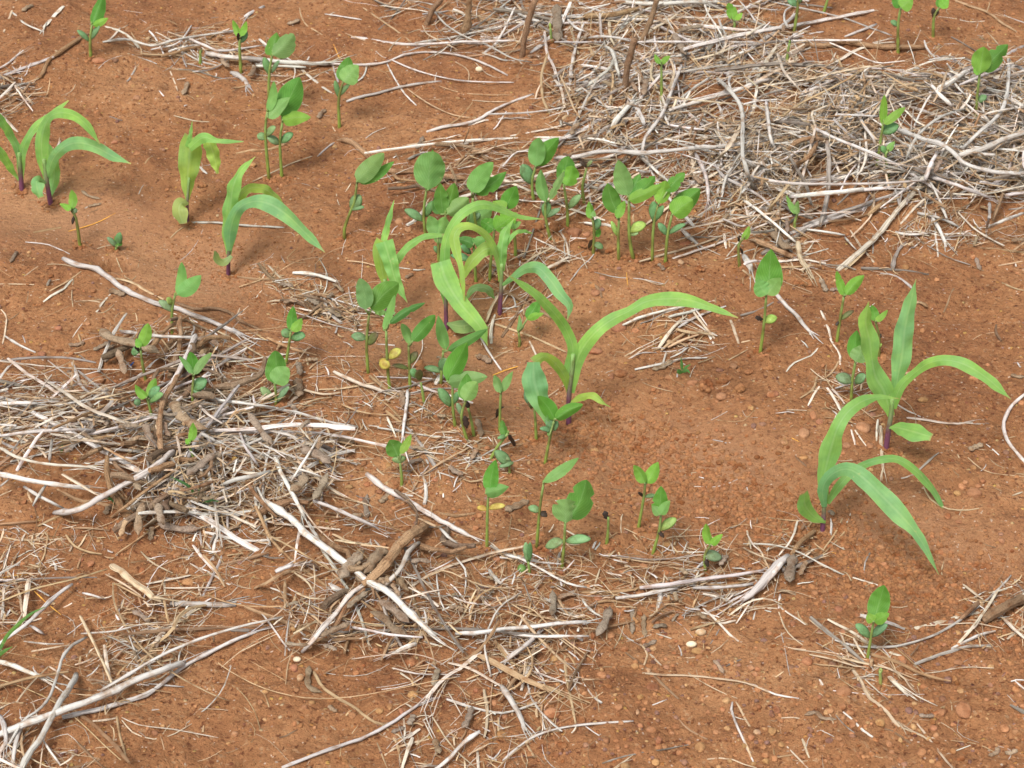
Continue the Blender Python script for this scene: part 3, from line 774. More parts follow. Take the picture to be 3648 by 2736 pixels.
soy("soybean seedling with one big round dark cotyledon behind the clump", '02', [(227, 1592), (210, 1440), (240, 1310)], [(208, 1445, 128, 1300, 108)], [(240, 1310, 265, 1085, 130, 'u', -1, 0), (255, 1310, 422, 1085, 130, 't', 1, 0)])
soy("soybean seedling with slim folded leaves in front of loose soil clods", '12', [(362, 452), (320, 290), (315, 150)], [(318, 275, 330, 148, 80), (325, 272, 430, 212, 56)], [('02', 318, 1590, 280, 1335, 92, 'u', -1, 0), ('02', 350, 1575, 468, 1345, 60, 'u', 1)])
soy("soybean seedling with overlapping round leaves and one raised green cotyledon", '12', [(492, 345), (488, 210), ('02', 460, 1450)], [(498, 205, 595, 98, 66, 'p')], [('02', 468, 1455, 500, 1232, 150, 't', 1), ('02', 478, 1462, 528, 1305, 140, 'y', -1, 0)])
soy("bare yellow-green soybean stem topped by tiny shrivelled cotyledons", '02', [(628, 1605), (608, 1480), (640, 1330)], [(638, 1318, 588, 1268, 44, 'd'), (642, 1315, 686, 1268, 36, 'p')], [])
soy("stunted blackened soybean seedling with curled leaves before the soil clods", '12', [(692, 560), (700, 400), (688, 290)], [(712, 375, 738, 285, 66), (700, 480, 770, 520, 60, 'g'), (690, 450, 655, 520, 40, 'd')], [(676, 285, 660, 150, 66, 'y'), (690, 268, 702, 222, 44, 'u'), (705, 420, 745, 360, 54, 't')], low=.8)
soy("soybean seedling with dark oval leaf leaning away from its taller neighbour", '12', [(895, 605), (890, 430), (896, 290)], [(880, 420, 835, 305, 42, 'l')], [(888, 245, 805, 5, 135, 't', 1, 0), (880, 280, 942, 145, 70, 'y', -1)])
soy("tallest soybean seedling of its row with thick stem and wide leaves", '12', [(1015, 602), (978, 430), (975, 130)], [(985, 385, 1108, 325, 92, 'l'), (985, 412, 1050, 398, 46, 'p')], [('02', 965, 1540, 890, 1262, 140, 'u', 1, .3), ('02', 975, 1545, 1062, 1370, 110, 't', 2), ('02', 985, 1560, 1178, 1388, 140, 't', .5, 0), ('02', 975, 1580, 1255, 1452, 96, 'y', -1.5, 0)], sw=30)
soy("soybean seedling with mottled cotyledons in the row before the straw mat", '12', [(1157, 618), (1168, 350), (1205, 175)], [(1180, 310, 1165, 150, 84), (1178, 300, 1248, 185, 62)], [('02', 1210, 1605, 1268, 1425, 120, 'y', -1, 0), ('02', 1275, 1510, 1415, 1362, 100, 't', 1.5)])
soy("soybean seedling with two broad leaves at the end of the crowded row", '12', [(1260, 628), (1278, 420), (1315, 250)], [(1275, 412, 1205, 322, 60), (1285, 405, 1420, 328, 52)], [(1318, 250, 1535, 50, 165, 't', 1.5, 0), (1320, 252, 1478, 135, 160, 'y', -1, 0)], low=.15)
soy("spindly soybean seedling with one small leaf and blackened cotyledon", '12', [(1850, 665), (1838, 500), (1880, 440)], [(1850, 520, 1872, 562, 36, 'd'), (1845, 470, 1835, 430, 26, 'd')], [(1878, 445, 1922, 345, 56, 'y')], low=.7)
soy("soybean seedling with one huge oval leaf and a holed pale cotyledon", '12', [(2008, 1342), (2038, 1120), (2058, 880)], [(2045, 1098, 2140, 1062, 80, 'l'), (2030, 1080, 1968, 1068, 52, 'd')], [(2075, 875, 2095, 525, 200, 't', 2, 0), (2062, 885, 1985, 765, 130, 'u', -1.2, 0), (2065, 885, 2172, 752, 120, 'u', -1.4, 0)], sw=26, low=.15)
soy("small forked soybean seedling beneath the arching corn leaf", '12', [(110, 1292), (104, 1180)], [(112, 1180, 150, 1130, 16, 'p')], [(102, 1178, 110, 1045, 36, 'u'), (172, 1075, 262, 935, 104, 't', 1), (172, 1078, 304, 1032, 56, 'y', -1)])
soy("tiny soybean seedling with two pale slim leaves at the straw mat edge", '13', [(412, 385), (405, 320), (425, 252)], [(412, 262, 385, 252, 34, 'd')], [(418, 250, 340, 100, 46, 'u'), (425, 248, 432, 145, 46, 'u')])
soy("soybean seedling with slender leaf pair at the tip of the bleached stalk", '13', [(735, 1262), (762, 1080), (792, 900)], [(765, 1082, 872, 1010, 44, 'b'), (758, 1090, 728, 1128, 30, 'd')], [(798, 892, 735, 698, 66, 'y', 1), (808, 885, 952, 732, 88, 'y', -1)], low=.5)
soy("soybean seedling with bluish cotyledons half behind the upright corn leaf", '23', [(852, 285), (858, 130), ('13', 885, 1410)], [('13', 858, 1570, 728, 1530, 100), ('13', 880, 1580, 965, 1520, 86)], [('13', 878, 1402, 895, 1165, 110, 't', 1.5), ('13', 885, 1412, 950, 1280, 140, 'u', -1, 0)], low=.15)
soy("slim soybean seedling hidden behind the upright corn leaf pair", '13', [(1068, 1370), (1070, 1230), (1042, 1095)], [(1070, 1240, 1085, 1190, 30, 'd'), (1068, 1300, 1092, 1275, 34, 'l')], [(1040, 1095, 1010, 965, 70, 't', 1), (1046, 1092, 1138, 1005, 46, 'y', -1)], low=.8)
soy("soybean seedling beside an orange straw with drooping brown cotyledon", '10', [(630, 498), (600, 290), (560, 218)], [(565, 240, 605, 208, 54), (585, 260, 570, 330, 34, 'd')], [(560, 212, 565, 58, 66, 'y', 1), (556, 215, 470, 168, 46, 'y', -1)], low=.5)
soy("soybean seedling emerging from the small dark hole in the soil", '10', [(918, 630), (918, 512)], [(915, 505, 845, 432, 44), (928, 500, 948, 395, 62)], [(922, 500, 905, 425, 36, 't'), (930, 500, 945, 432, 50, 't')], low=.1)
soy("soybean seedling opening like scissors in front of the grey branched stick", '10', [(1355, 1192), (1355, 1020), (1378, 890)], [(1362, 1015, 1252, 932, 66, 'p'), (1362, 960, 1312, 915, 60, 'l')], [(1398, 882, 1432, 628, 76, 'u', 1, .2), (1398, 885, 1585, 732, 118, 'u', -1.5, 0)], low=.2)
soy("blackened-stem soybean seedling rising among pods above the blue scrap", '10', [(1150, 1562), (1118, 1400), (1108, 1318)], [(1102, 1322, 1035, 1340, 88), (1105, 1330, 1060, 1300, 40, 'd')], [(1108, 1295, 1168, 1110, 92, 'y', 1), (1100, 1300, 1075, 1228, 50, 'y', -1)], low=.8)
soy("bright young soybean seedling in the heap of pods and roots", '20', [(1215, 462), (1178, 330), (1160, 262)], [(1172, 258, 1258, 175, 74), (1172, 292, 1285, 228, 74), (1095, 320, 1070, 270, 60)], [(1155, 255, 1065, 155, 66, 'y', -.5), (1162, 245, 1228, 105, 66, 'y', 1)])
soy("soybean seedling with spreading leaf pair against the upright brown stalk", '10', [(1518, 1790), (1518, 1640), (1525, 1530)], [('20', 1522, 195, 1628, 118, 108), ('20', 1518, 192, 1592, 232, 46)], [(1515, 1505, 1412, 1370, 46, 'u', -1), (1520, 1512, 1498, 1335, 92, 't', 1), (1530, 1512, 1668, 1342, 62, 'u', -.5)])
soy("compact soybean seedling with cupped leaves and two splayed pale cotyledons", '21', [(180, 315), (175, 150)], [(165, 292, 62, 178, 76, 'p'), (190, 292, 288, 172, 56, 'p')], [('11', 165, 1582, 178, 1325, 160, 't', 1.5, 0), ('11', 178, 1585, 285, 1462, 150, 'u', -1, 0)])
soy("soybean seedling with two fat oval cotyledons above dry litter", '11', [(255, 1440), (290, 1250), (302, 1170)], [(296, 1215, 230, 1165, 82), (305, 1225, 415, 1210, 86)], [(300, 1168, 320, 975, 78, 't', 1), (308, 1172, 388, 1072, 76, 'y', -1)], low=.1)
soy("soybean seedling with two large pointed leaves and browning cotyledons", '11', [(912, 1512), (898, 1280), (916, 1040)], [(892, 1232, 778, 1208, 80), (902, 1275, 990, 1195, 84, 'b')], [(890, 1000, 842, 755, 125, 'u', -1, 0), (935, 1000, 1150, 790, 180, 't', 1, 0)], low=.55)
soy("soybean seedling with bright yellow spotted cotyledons", '11', [(1085, 1645), (1062, 1450), (1052, 1165)], [(1072, 1385, 1170, 1318, 84, 'y'), (1066, 1400, 1015, 1465, 108, 'y')], [(1030, 1160, 1120, 888, 60, 'u', 1, .3), (1078, 1112, 1358, 948, 62, 'k', -1, .2)])
soy("soybean seedling with both cotyledons withered dark brown", '11', [(1240, 1622), (1235, 1450), (1228, 1290)], [(1238, 1425, 1298, 1335, 64, 'b'), (1228, 1468, 1100, 1440, 44, 'b')], [(1250, 1275, 1175, 1112, 72, 'u', 1), (1262, 1250, 1438, 1045, 106, 't', -1, 0)], low=.4)
soy("leafless broken soybean stem with one spotted cotyledon and dry scraps", '21', [(1355, 305), (1325, 140)], [(1285, 100, 1250, 30, 62), (1320, 120, 1300, 40, 70, 'b')], [], low=.1)
soy("soybean seedling with long outstretched leaf below the broad corn leaf", '11', [(1480, 1595), (1490, 1480), (1502, 1335)], [(1492, 1492, 1352, 1458, 58), (1500, 1500, 1518, 1385, 96)], [(1525, 1318, 1462, 1050, 88, 'u', 1, 0), (1535, 1325, 1850, 1155, 78, 'k', -1.5, .1)])
soy("soybean seedling with rounded wide-spread leaves at the front of the clump", '21', [(1600, 495), (1578, 340), ('11', 1575, 1600)], [(1562, 325, 1462, 188, 84), (1580, 305, 1625, 215, 56)], [('11', 1530, 1560, 1690, 1262, 150, 't', .5, 0), ('11', 1545, 1575, 1850, 1530, 125, 'u', -2, 0)], sw=26)
soy("soybean seedling with neat cupped leaves and slanting stem at clump front", '21', [(1702, 605), (1645, 420), (1680, 280)], [(1650, 400, 1610, 300, 44, 'p'), (1670, 400, 1690, 500, 56, 'd')], [(1662, 275, 1690, 68, 115, 't', 1.5, 0), (1672, 280, 1768, 132, 125, 'u', -1, 0)])
soy("short bare soybean stem with blackened top at clump front", '21', [(1748, 565), (1725, 450), (1698, 340)], [(1700, 345, 1685, 285, 46, 'd')], [])
soy("slender soybean seedling with narrow V-shaped leaves beside the drooping corn leaf", '21', [(1945, 522), (1950, 340), (1955, 222)], [(1945, 345, 1918, 415, 46, 'd'), (1958, 340, 1980, 335, 26, 'd')], [(1952, 218, 1905, 80, 64, 'u', -.5), (1962, 212, 2050, 50, 62, 'u', 1)], low=.1)
soy("soybean seedling whose dark cotyledon hides under the drooping corn leaf", '22', [(245, 590), (238, 450), (228, 330)], [(225, 325, 158, 195, 92), (222, 330, 180, 300, 70, 'b')], [], low=.3)
soy("bent leaning soybean seedling with blackened leaf remnants over dry pods", '21', [(1860, 742), (1920, 660), (2012, 540)], [(2015, 555, 2070, 640, 52, 'd'), (2000, 560, 1930, 580, 40, 'g')], [(1990, 560, 1965, 435, 64, 't')], low=.1)
soy("emerging soybean seedling with curled open cotyledons beside a round orange stone", '21', [(2025, 862), (2022, 790)], [(2035, 790, 1905, 682, 96), (2055, 770, 1945, 805, 52), (2030, 750, 1960, 720, 40, 'p')], [])
soy("dark green soybean seedling at the purple foot of the tall corn", '22', [(308, 775), (350, 580), (385, 440)], [(375, 515, 328, 420, 72), (375, 520, 272, 502, 48), (385, 520, 410, 440, 46)], [(392, 432, 255, 245, 120, 't', .5, 0), (398, 425, 612, 312, 98, 't', -1, 0), (345, 565, 330, 395, 34, 'u', -1)], low=.3)
soy("soybean seedling with cupped fresh leaves behind the long white stalk", '21', [(1172, 950), (1160, 770)], [(1158, 775, 1150, 712, 112, 'p')], [(1145, 720, 1078, 592, 140, 't', .6, 0), (1165, 700, 1250, 548, 60, 'y', 1)], low=.05)
soy("small soybean seedling with one folded leaf over a fat brown root", '20', [(1542, 795), (1492, 640)], [(1490, 640, 1450, 655, 50, 'd')], [(1495, 608, 1520, 455, 66, 'y', .6), (1495, 612, 1462, 585, 50, 'y', -1)])
soy("soybean seedling with thin bright yellow curled cotyledons", '21', [(1845, 1445), (1850, 1150), (1858, 1010)], [(1848, 1142, 1768, 1122, 52, 'y'), (1858, 1130, 1990, 1110, 58, 'y')], [(1868, 995, 1915, 748, 118, 't', 1.2, 0), (1835, 1012, 2018, 960, 105, 'u', -1.4, 0)], low=.05)
soy("soybean seedling with silvery furled leaf on a long slanting stem", '22', [(245, 1442), (270, 1150), (302, 930)], [(270, 1152, 182, 1122, 66, 'p'), (278, 1160, 330, 1195, 56, 'd')], [(300, 925, 578, 732, 84, 'u', -.5, .2)], sw=26, low=.45)
soy("sturdy soybean seedling with heart-shaped leaf pair and flat pale cotyledons", '22', [(445, 1605), (465, 1380), (472, 1238)], [(452, 1390, 318, 1435, 92, 'p'), (480, 1390, 672, 1372, 84, 'p')], [(505, 1215, 640, 905, 205, 't', 1.5, 0), (478, 1245, 480, 1058, 210, 'u', -1.4, 0)], sw=28)
soy("newly sprouted soybean seedling with closed cotyledons beside a split green seed", '22', [(190, 1645), (182, 1550)], [(180, 1560, 160, 1398, 56, 'p'), (190, 1555, 195, 1400, 46)], [], sw=26, low=0)
soy("decapitated soybean stem with a dry curled bud on top", '22', [(795, 1415), (812, 1200)], [(800, 1215, 780, 1150, 50, 'd')], [], low=.05)
soy("soybean seedling with small V-shaped leaves on a bent brown-jointed stem", '22', [(1045, 1285), (1092, 1040), (1102, 930)], [(1098, 1040, 1195, 1030, 40), (1085, 1030, 1045, 1010, 44, 'd')], [(1100, 932, 1012, 790, 84, 'y', -.6), (1115, 932, 1205, 765, 100, 'y', 1)], low=.3)
soy("soybean seedling with one tilted spotted cotyledon at furrow edge", '22', [(1155, 1490), (1212, 1310), (1226, 1180)], [(1225, 1298, 1348, 1212, 84, 'l'), (1205, 1310, 1250, 1360, 44, 'd')], [(1205, 1175, 1228, 955, 120, 't', 1.2, 0), (1218, 1180, 1155, 1110, 70, 'u', -1, 0), (1222, 1180, 1298, 1068, 76, 'u', -1, 0)], low=.2)
soy("soybean seedling pushing up through the small straw heap", '22', [(1585, 1635), (1570, 1510), (1612, 1430)], [(1568, 1500, 1705, 1520, 100, 'p'), (1575, 1530, 1600, 1590, 50, 'd')], [(1620, 1415, 1582, 1252, 70, 'y', .6), (1622, 1415, 1712, 1335, 58, 'y', -.6)], low=.6)
soy("lone soybean seedling with notched leaf rising through a dry straw bundle", '33', [(978, 800), (1005, 630), (1028, 500)], [(998, 628, 885, 528, 80), (1008, 622, 1135, 530, 76)], [(1030, 498, 1110, 218, 165, 't', 1.5, 0), (1025, 505, 980, 440, 80, 'y', -1.2, 0), (1030, 505, 1150, 440, 90, 'y', -1.4, 0)], low=.1)
soy("pale sprouting shoot poking out of soil under the dry straw bundle", '33', [(1085, 1000), (1078, 895)], [(1078, 920, 1085, 870, 34, 'l')], [], sw=30, low=0, stemtint=(0.36, 0.34, 0.10))
soy("soybean seedling beyond the thick bulging root with one drooped cotyledon", '03', [(1222, 425), (1220, 200), (1240, 60)], [(1222, 205, 1160, 165, 48)], [(1238, 62, 1195, -60, 90, 't', 1), (1242, 62, 1330, -20, 110, 'y', -1)], low=.45)
soy("soybean seedling with charred stem beyond the thick bulging root", '03', [(1498, 302), (1502, 140), (1545, 62)], [(1505, 150, 1495, 60, 44, 'd'), (1510, 130, 1545, 90, 30, 'd')], [(1548, 62, 1575, -60, 90, 't', 1), (1548, 60, 1618, -5, 80, 'y', -1)], low=.7)
soy("tall brown-stemmed soybean seedling at the far field edge", '03', [(395, 275), (428, 60), (432, -60)], [(425, 45, 350, -5, 66), (430, 30, 460, -40, 50)], [(432, -60, 400, -200, 100), (434, -60, 500, -180, 100)], low=.6)
soy("smooth yellow-green soybean stem beside the thin crossing stalk", '03', [(628, 98), (655, 30), (672, -40)], [(668, -30, 640, -80, 50), (672, -40, 710, -90, 50)], [(672, -45, 680, -150, 90)], low=0)
soy("soybean seedling with two large round leaves standing in the straw mat", '03', [(1838, 965), (1840, 800), (1862, 588)], [(1848, 808, 1915, 752, 62)], [(1862, 580, 1895, 368, 150, 'y', -1, 0), (1885, 560, 2085, 350, 140, 't', 1, 0), (1860, 585, 1815, 540, 40, 'y', -1)])
soy("soybean seedling with narrow leaves and a broad grey cotyledon in the straw mat", '03', [(1048, 1335), (1078, 1130), (1104, 965)], [(1098, 1050, 1222, 985, 100)], [(1102, 985, 1112, 748, 58, 'y', .6, .2), (1108, 978, 1275, 845, 64, 'y', -.6, .1)], low=.2)
soy("low forked soybean seedling beside its taller neighbour in the straw mat", '03', [(1152, 1415), (1122, 1230), (1138, 1190)], [(1122, 1210, 1088, 1150, 50, 'g')], [(1138, 1192, 1195, 1115, 52, 'u')], low=.3)
soy("small leafless soybean shoot at the straw mat edge with hooked top", '03', [(335, 545), (350, 420), (365, 340)], [(362, 345, 378, 300, 22, 'd')], [(345, 515, 320, 500, 36, 'u')], low=.1)
soy("tall thin soybean stem with tiny leaf pair beside the leaning brown stub", '02', [(1232, 805), (1230, 560), (1226, 505)], [(1232, 520, 1262, 530, 40, 'd'), (1225, 520, 1208, 500, 30, 'd')], [(1222, 502, 1178, 425, 40, 'y', -.4), (1230, 502, 1300, 442, 42, 'y', .4)], low=.05)
soy("pale soybean seedling with one oval leaf in the straw at the far edge", '02', [(1790, 285), (1808, 170)], [(1800, 260, 1780, 220, 24, 'p')], [(1800, 152, 1755, 25, 80, 'y', .5, 0), (1815, 158, 1868, 100, 44, 'y', -.5)], low=.1)
soy("thin soybean shoot beside the hanging grey pod", '02', [(372, 328), (355, 220)], [(355, 225, 350, 180, 22, 'l')], [], low=0)

# small weeds and grass sprouts
def sprout(name, label, cat, key, base, blades, tint, prof=None):
    b = hit(*src(key, *base)); k = px2m(b)
    t = thing(name, b, label, cat)
    for pts, ws in blades:
        P = pts3(key, [base] + pts, b.y); P[0] = b.copy()
        mb = MB(); Q = catmull(P, 12)
        strip(mb, Q, [max(.0003, w * k / 2) for w in lerp_list(ws, 12)], tint, .2, .3, 2, .03)
        mb.build("blade" if cat == "grass" else "leaf", M_CORN if cat == "grass" else M_SOY, t)
GR = (0.10, 0.26, 0.07)
sprout("grass_sprout", "small grass sprout with curved blades beside grey litter in the pod heap", "grass", '20', (1552, 1100), [([(1530, 1020), (1480, 950, -1), (1340, 878, -2)], [8, 22, 22, 4]), ([(1640, 1065, -1), (1725, 1075, -1.5)], [8, 36, 6]), ([(1562, 1030), (1572, 945)], [10, 10, 3])], (0.11, 0.28, 0.11))
sprout("grass_sprout", "tiny broken grass sprout at the end of the long grey stalk", "grass", '20', (900, 1100), [([(880, 1060), (830, 1050, -1)], [8, 26, 6]), ([(940, 1090), (985, 1110, -1)], [8, 20, 4]), ([(895, 1060), (890, 1030)], [8, 10, 3])], (0.08, 0.22, 0.09))
sprout("grass_sprout", "green grass blades crossing grey stalks at the straw pile corner", "grass", '30', (-30, 800), [([(40, 640), (130, 540, -1), (240, 445, -2), (360, 388, -3)], [16, 30, 30, 22, 4]), ([(30, 740, -1), (98, 702, -2)], [16, 28, 6])], (0.16, 0.36, 0.10))
sprout("weed_sprout", "tiny four-leaved weed sprout below the small straw bundle", "weed", '12', (1395, 1500), [([(1370, 1490, -1), (1355, 1485, -1.2)], [10, 40, 30]), ([(1430, 1480, -.6), (1455, 1500, -1)], [8, 30, 10]), ([(1392, 1440), (1385, 1380)], [10, 26, 6]), ([(1420, 1460), (1460, 1432)], [8, 24, 6])], (0.12, 0.28, 0.08))
sprout("weed_sprout", "single green weed tip among straw by the big stalk heap", "weed", '20', (485, 690), [([(488, 660), (492, 632)], [16, 22, 6]), ([(475, 670), (462, 655)], [10, 16, 4])], GR)

# ------------------------------------------------------------------ straw, roots and pods
# zones outlined on the full view (2212 wide): thickness m, loose pieces, direction deg (None = any), where it lies
ZONES = [
    ('matR', [(1690, 170), (1850, 175), (2000, 150), (2260, 170), (2300, 480), (2130, 495), (2010, 440), (1900, 400), (1760, 440), (1640, 420), (1560, 330), (1600, 250)], .042, 1900, 20, "in the thick straw mat"),
    ('matT', [(1180, 110), (1330, 60), (1560, 55), (1720, 60), (1740, 150), (1640, 230), (1560, 330), (1420, 350), (1260, 330), (1190, 230)], .016, 760, 50, "in the straw beyond the soybean clump"),
    ('top', [(820, -20), (1200, -30), (1720, -30), (1720, 55), (1330, 60), (1180, 120), (900, 110)], .010, 330, 15, "in the stubble strip at the far edge"),
    ('topL', [(250, 90), (420, 60), (560, 100), (800, 125), (760, 180), (540, 160), (300, 120)], .008, 80, 8, "in the thin straw band at the far edge"),
    ('edge', [(-40, 170), (40, 150), (70, 220), (40, 240), (-40, 250)], .010, 35, 40, "in the straw tuft at the field edge"),
    ('mid', [(860, 330), (1230, 300), (1300, 380), (1240, 470), (960, 440), (850, 400)], .010, 70, 5, "behind the soybean clump"),
    ('matM', [(1250, 360), (1560, 330), (1760, 440), (1700, 520), (1560, 520), (1480, 470), (1260, 440)], .010, 200, 30, "in the straw between the soybean row and the thick mat"),
    ('right', [(1760, 440), (2000, 440), (2240, 490), (2240, 520), (1960, 530), (1860, 560), (1720, 600), (1680, 520)], .006, 50, 40, "at the edge of the thick straw mat"),
    ('heapL', [(-60, 830), (130, 820), (330, 870), (470, 840), (560, 900), (740, 990), (720, 1060), (420, 1130), (320, 1060), (130, 1110), (-60, 1070)], .028, 480, 8, "in the heap of straw and pods"),
    ('pods', [(210, 720), (460, 720), (560, 860), (480, 1110), (280, 1140), (240, 1060), (330, 900)], .024, 50, 60, "in the heap of pods and roots"),
    ('midL', [(400, 690), (700, 760), (960, 800), (1010, 950), (830, 940), (600, 900), (430, 800)], .005, 60, -15, "in the thin litter before the soybean row"),
    ('diag', [(560, 1040), (760, 1110), (920, 1120), (1010, 1180), (1000, 1260), (920, 1420), (600, 1400), (570, 1230)], .018, 85, -40, "in the brush of roots and stalks"),
    ('diag2', [(960, 1180), (1280, 1220), (1320, 1400), (1240, 1450), (930, 1420)], .010, 55, 10, "in the tangled thin straw"),
    ('strip', [(1300, 1190), (1500, 1150), (1760, 1130), (1790, 1200), (1720, 1260), (1600, 1330), (1300, 1330)], .008, 40, 15, "in the straw strip below the leafy row"),
    ('cornerL', [(-60, 1260), (230, 1210), (440, 1350), (330, 1480), (180, 1560), (140, 1720), (-60, 1720)], .014, 95, 35, "in the straw pile with the green grass blades"),
    ('botM', [(880, 1420), (1080, 1400), (1250, 1460), (1200, 1600), (1090, 1700), (880, 1700)], .006, 25, -60, "in the scattered split straw"),
    ('bed', [(180, 1120), (560, 1110), (560, 1240), (440, 1330), (230, 1210), (0, 1240), (0, 1130)], .003, 30, 20, "on the soil beside the straw pile"),
    ('lone', [(1830, 1360), (1960, 1390), (1960, 1480), (1890, 1500), (1780, 1400)], .005, 18, -30, "under the lone soybean seedling"),
    ('rite', [(2090, 1260), (2240, 1210), (2260, 1400), (2080, 1400)], .006, 18, 40, "beside the broken brown stub"),
    ('knot', [(1400, 690), (1520, 680), (1540, 760), (1440, 810)], .006, 22, 40, "in the small straw bundle"),
    ('lit2', [(560, 580), (760, 650), (830, 720), (640, 690)], .006, 60, -25, "in the washed-up litter of the furrow"),
    ('lit3', [(860, 960), (1100, 930), (1110, 1030), (1000, 1050), (880, 1040)], .004, 28, -10, "around the fallen pods before the leafy row"),
    ('cornB', [(1050, 590), (1200, 520), (1240, 560), (1120, 690), (1050, 730)], .006, 35, 50, "at the purple corn stalk"),
    ('lit4', [(1760, 800), (1900, 830), (1960, 960), (1800, 920)], .003, 18, -60, "near the rounded first corn leaf"),
    ('all', [(-80, -60), (2290, -60), (2290, 1740), (-80, 1740)], .0, 300, None, "scattered on open soil"),
]
ZPX = {z[0]: [src('F', *p) for p in z[1]] for z in ZONES}
ZINFO = {z[0]: z for z in ZONES}
def zone_at(px, py):
    best = None
    for z in ZONES:
        if z[0] != 'all' and inpoly(px, py, ZPX[z[0]]):
            if best is None or z[2] > best[2]: best = z
    return best or ZINFO['all']

STC = {'g': [(0.50, 0.47, 0.44), (0.42, 0.39, 0.36), (0.58, 0.545, 0.51), (0.27, 0.24, 0.21), (0.19, 0.165, 0.14)],
       'w': [(0.52, 0.45, 0.37), (0.48, 0.39, 0.29), (0.57, 0.51, 0.44)],
       't': [(0.44, 0.32, 0.20), (0.38, 0.265, 0.155), (0.46, 0.36, 0.25), (0.30, 0.20, 0.115)],
       'f': [(0.42, 0.30, 0.17), (0.46, 0.35, 0.23)],
       'o': [(0.60, 0.30, 0.06)],
       'b': [(0.27, 0.165, 0.090), (0.23, 0.145, 0.085), (0.31, 0.20, 0.11)]}
PODC0 = [(0.19, 0.135, 0.09), (0.155, 0.105, 0.068), (0.24, 0.165, 0.10)]
KNAME = {'g': ("straw_stalk", "grey weathered stalk", "stalk"), 'w': ("split_straw", "bleached split straw", "straw"), 't': ("straw", "tan dry straw", "straw"),
         'f': ("straw_fibre", "thin tan straw fibre", "straw"), 'o': ("straw", "bright orange straw", "straw"), 'b': ("root_piece", "brown woody root piece", "root")}

def jit(c, a=.12):
    k = random.uniform(1 - a, 1 + a); return tuple(x * k * random.uniform(.97, 1.03) for x in c)

def straw_mesh(mb, P, r, kind, nseg=6, tint=None, wob=0.25, taper=.75):
    """P list of 3D points, r = half width m"""
    L = sum((V(b) - V(a)).length for a, b in zip(P[:-1], P[1:]))
    n = max(4, min(26, int(L / 0.010)))
    Q = [V(q) for q in catmull(P, n)]
    flatk = {'g': .85, 'w': .38, 't': .55, 'f': .7, 'o': .6, 'b': .9}[kind]
    ra, rb = [], []
    node = random.uniform(.04, .09)
    s = random.uniform(0, node)
    for i in range(n + 1):
        u = i / n
        a = r * (1 + (taper - 1) * u) * random.uniform(.88, 1.10)
        s += L / n
        if s > node and kind in 'gb': a *= 1.22; s = 0
        if i in (0, n): a *= .72
        ra.append(a); rb.append(a * flatk)
        if 0 < i < n: Q[i] = Q[i] + V((random.uniform(-1, 1), random.uniform(-1, 1), random.uniform(-.4, .6))) * (r * wob)
    loft(mb, Q, ra, rb, nseg, tint or jit(random.choice(STC[kind])), voff=random.uniform(0, 9), rot=random.uniform(0, 1))
    return Q

def fibres(parent, Q, r, tint):
    """frayed slivers fanning out of a broken end"""
    e = Q[-1]; T = (Q[-1] - Q[-3]).normalized(); S = T.cross(UP).normalized()
    for k in range(random.choice((3, 4, 5))):
        a = random.uniform(-.34, .34); L = random.uniform(3.5, 9) * r
        st = e - T * r * random.uniform(2, 5) + S * random.uniform(-.7, .7) * r + UP * r * random.uniform(-.2, .6)
        en = st + T * L * math.cos(a) * 1.6 + S * L * math.sin(a) * 1.6
        en.z = max(H(en.x, en.y) + .0008, en.z - random.uniform(0, 1.2) * r)
        mb = MB(); rr = r * random.uniform(.16, .30)
        loft(mb, catmull([st, (st + en) / 2 + S * random.uniform(-.6, .6) * r, en], 5), [rr, rr, rr, rr * .9, rr * .7, rr * .3], [rr * .5] * 6, 5, jit(tint), voff=random.uniform(0, 9))
        mb.build("fibre", M_STRAW, parent)

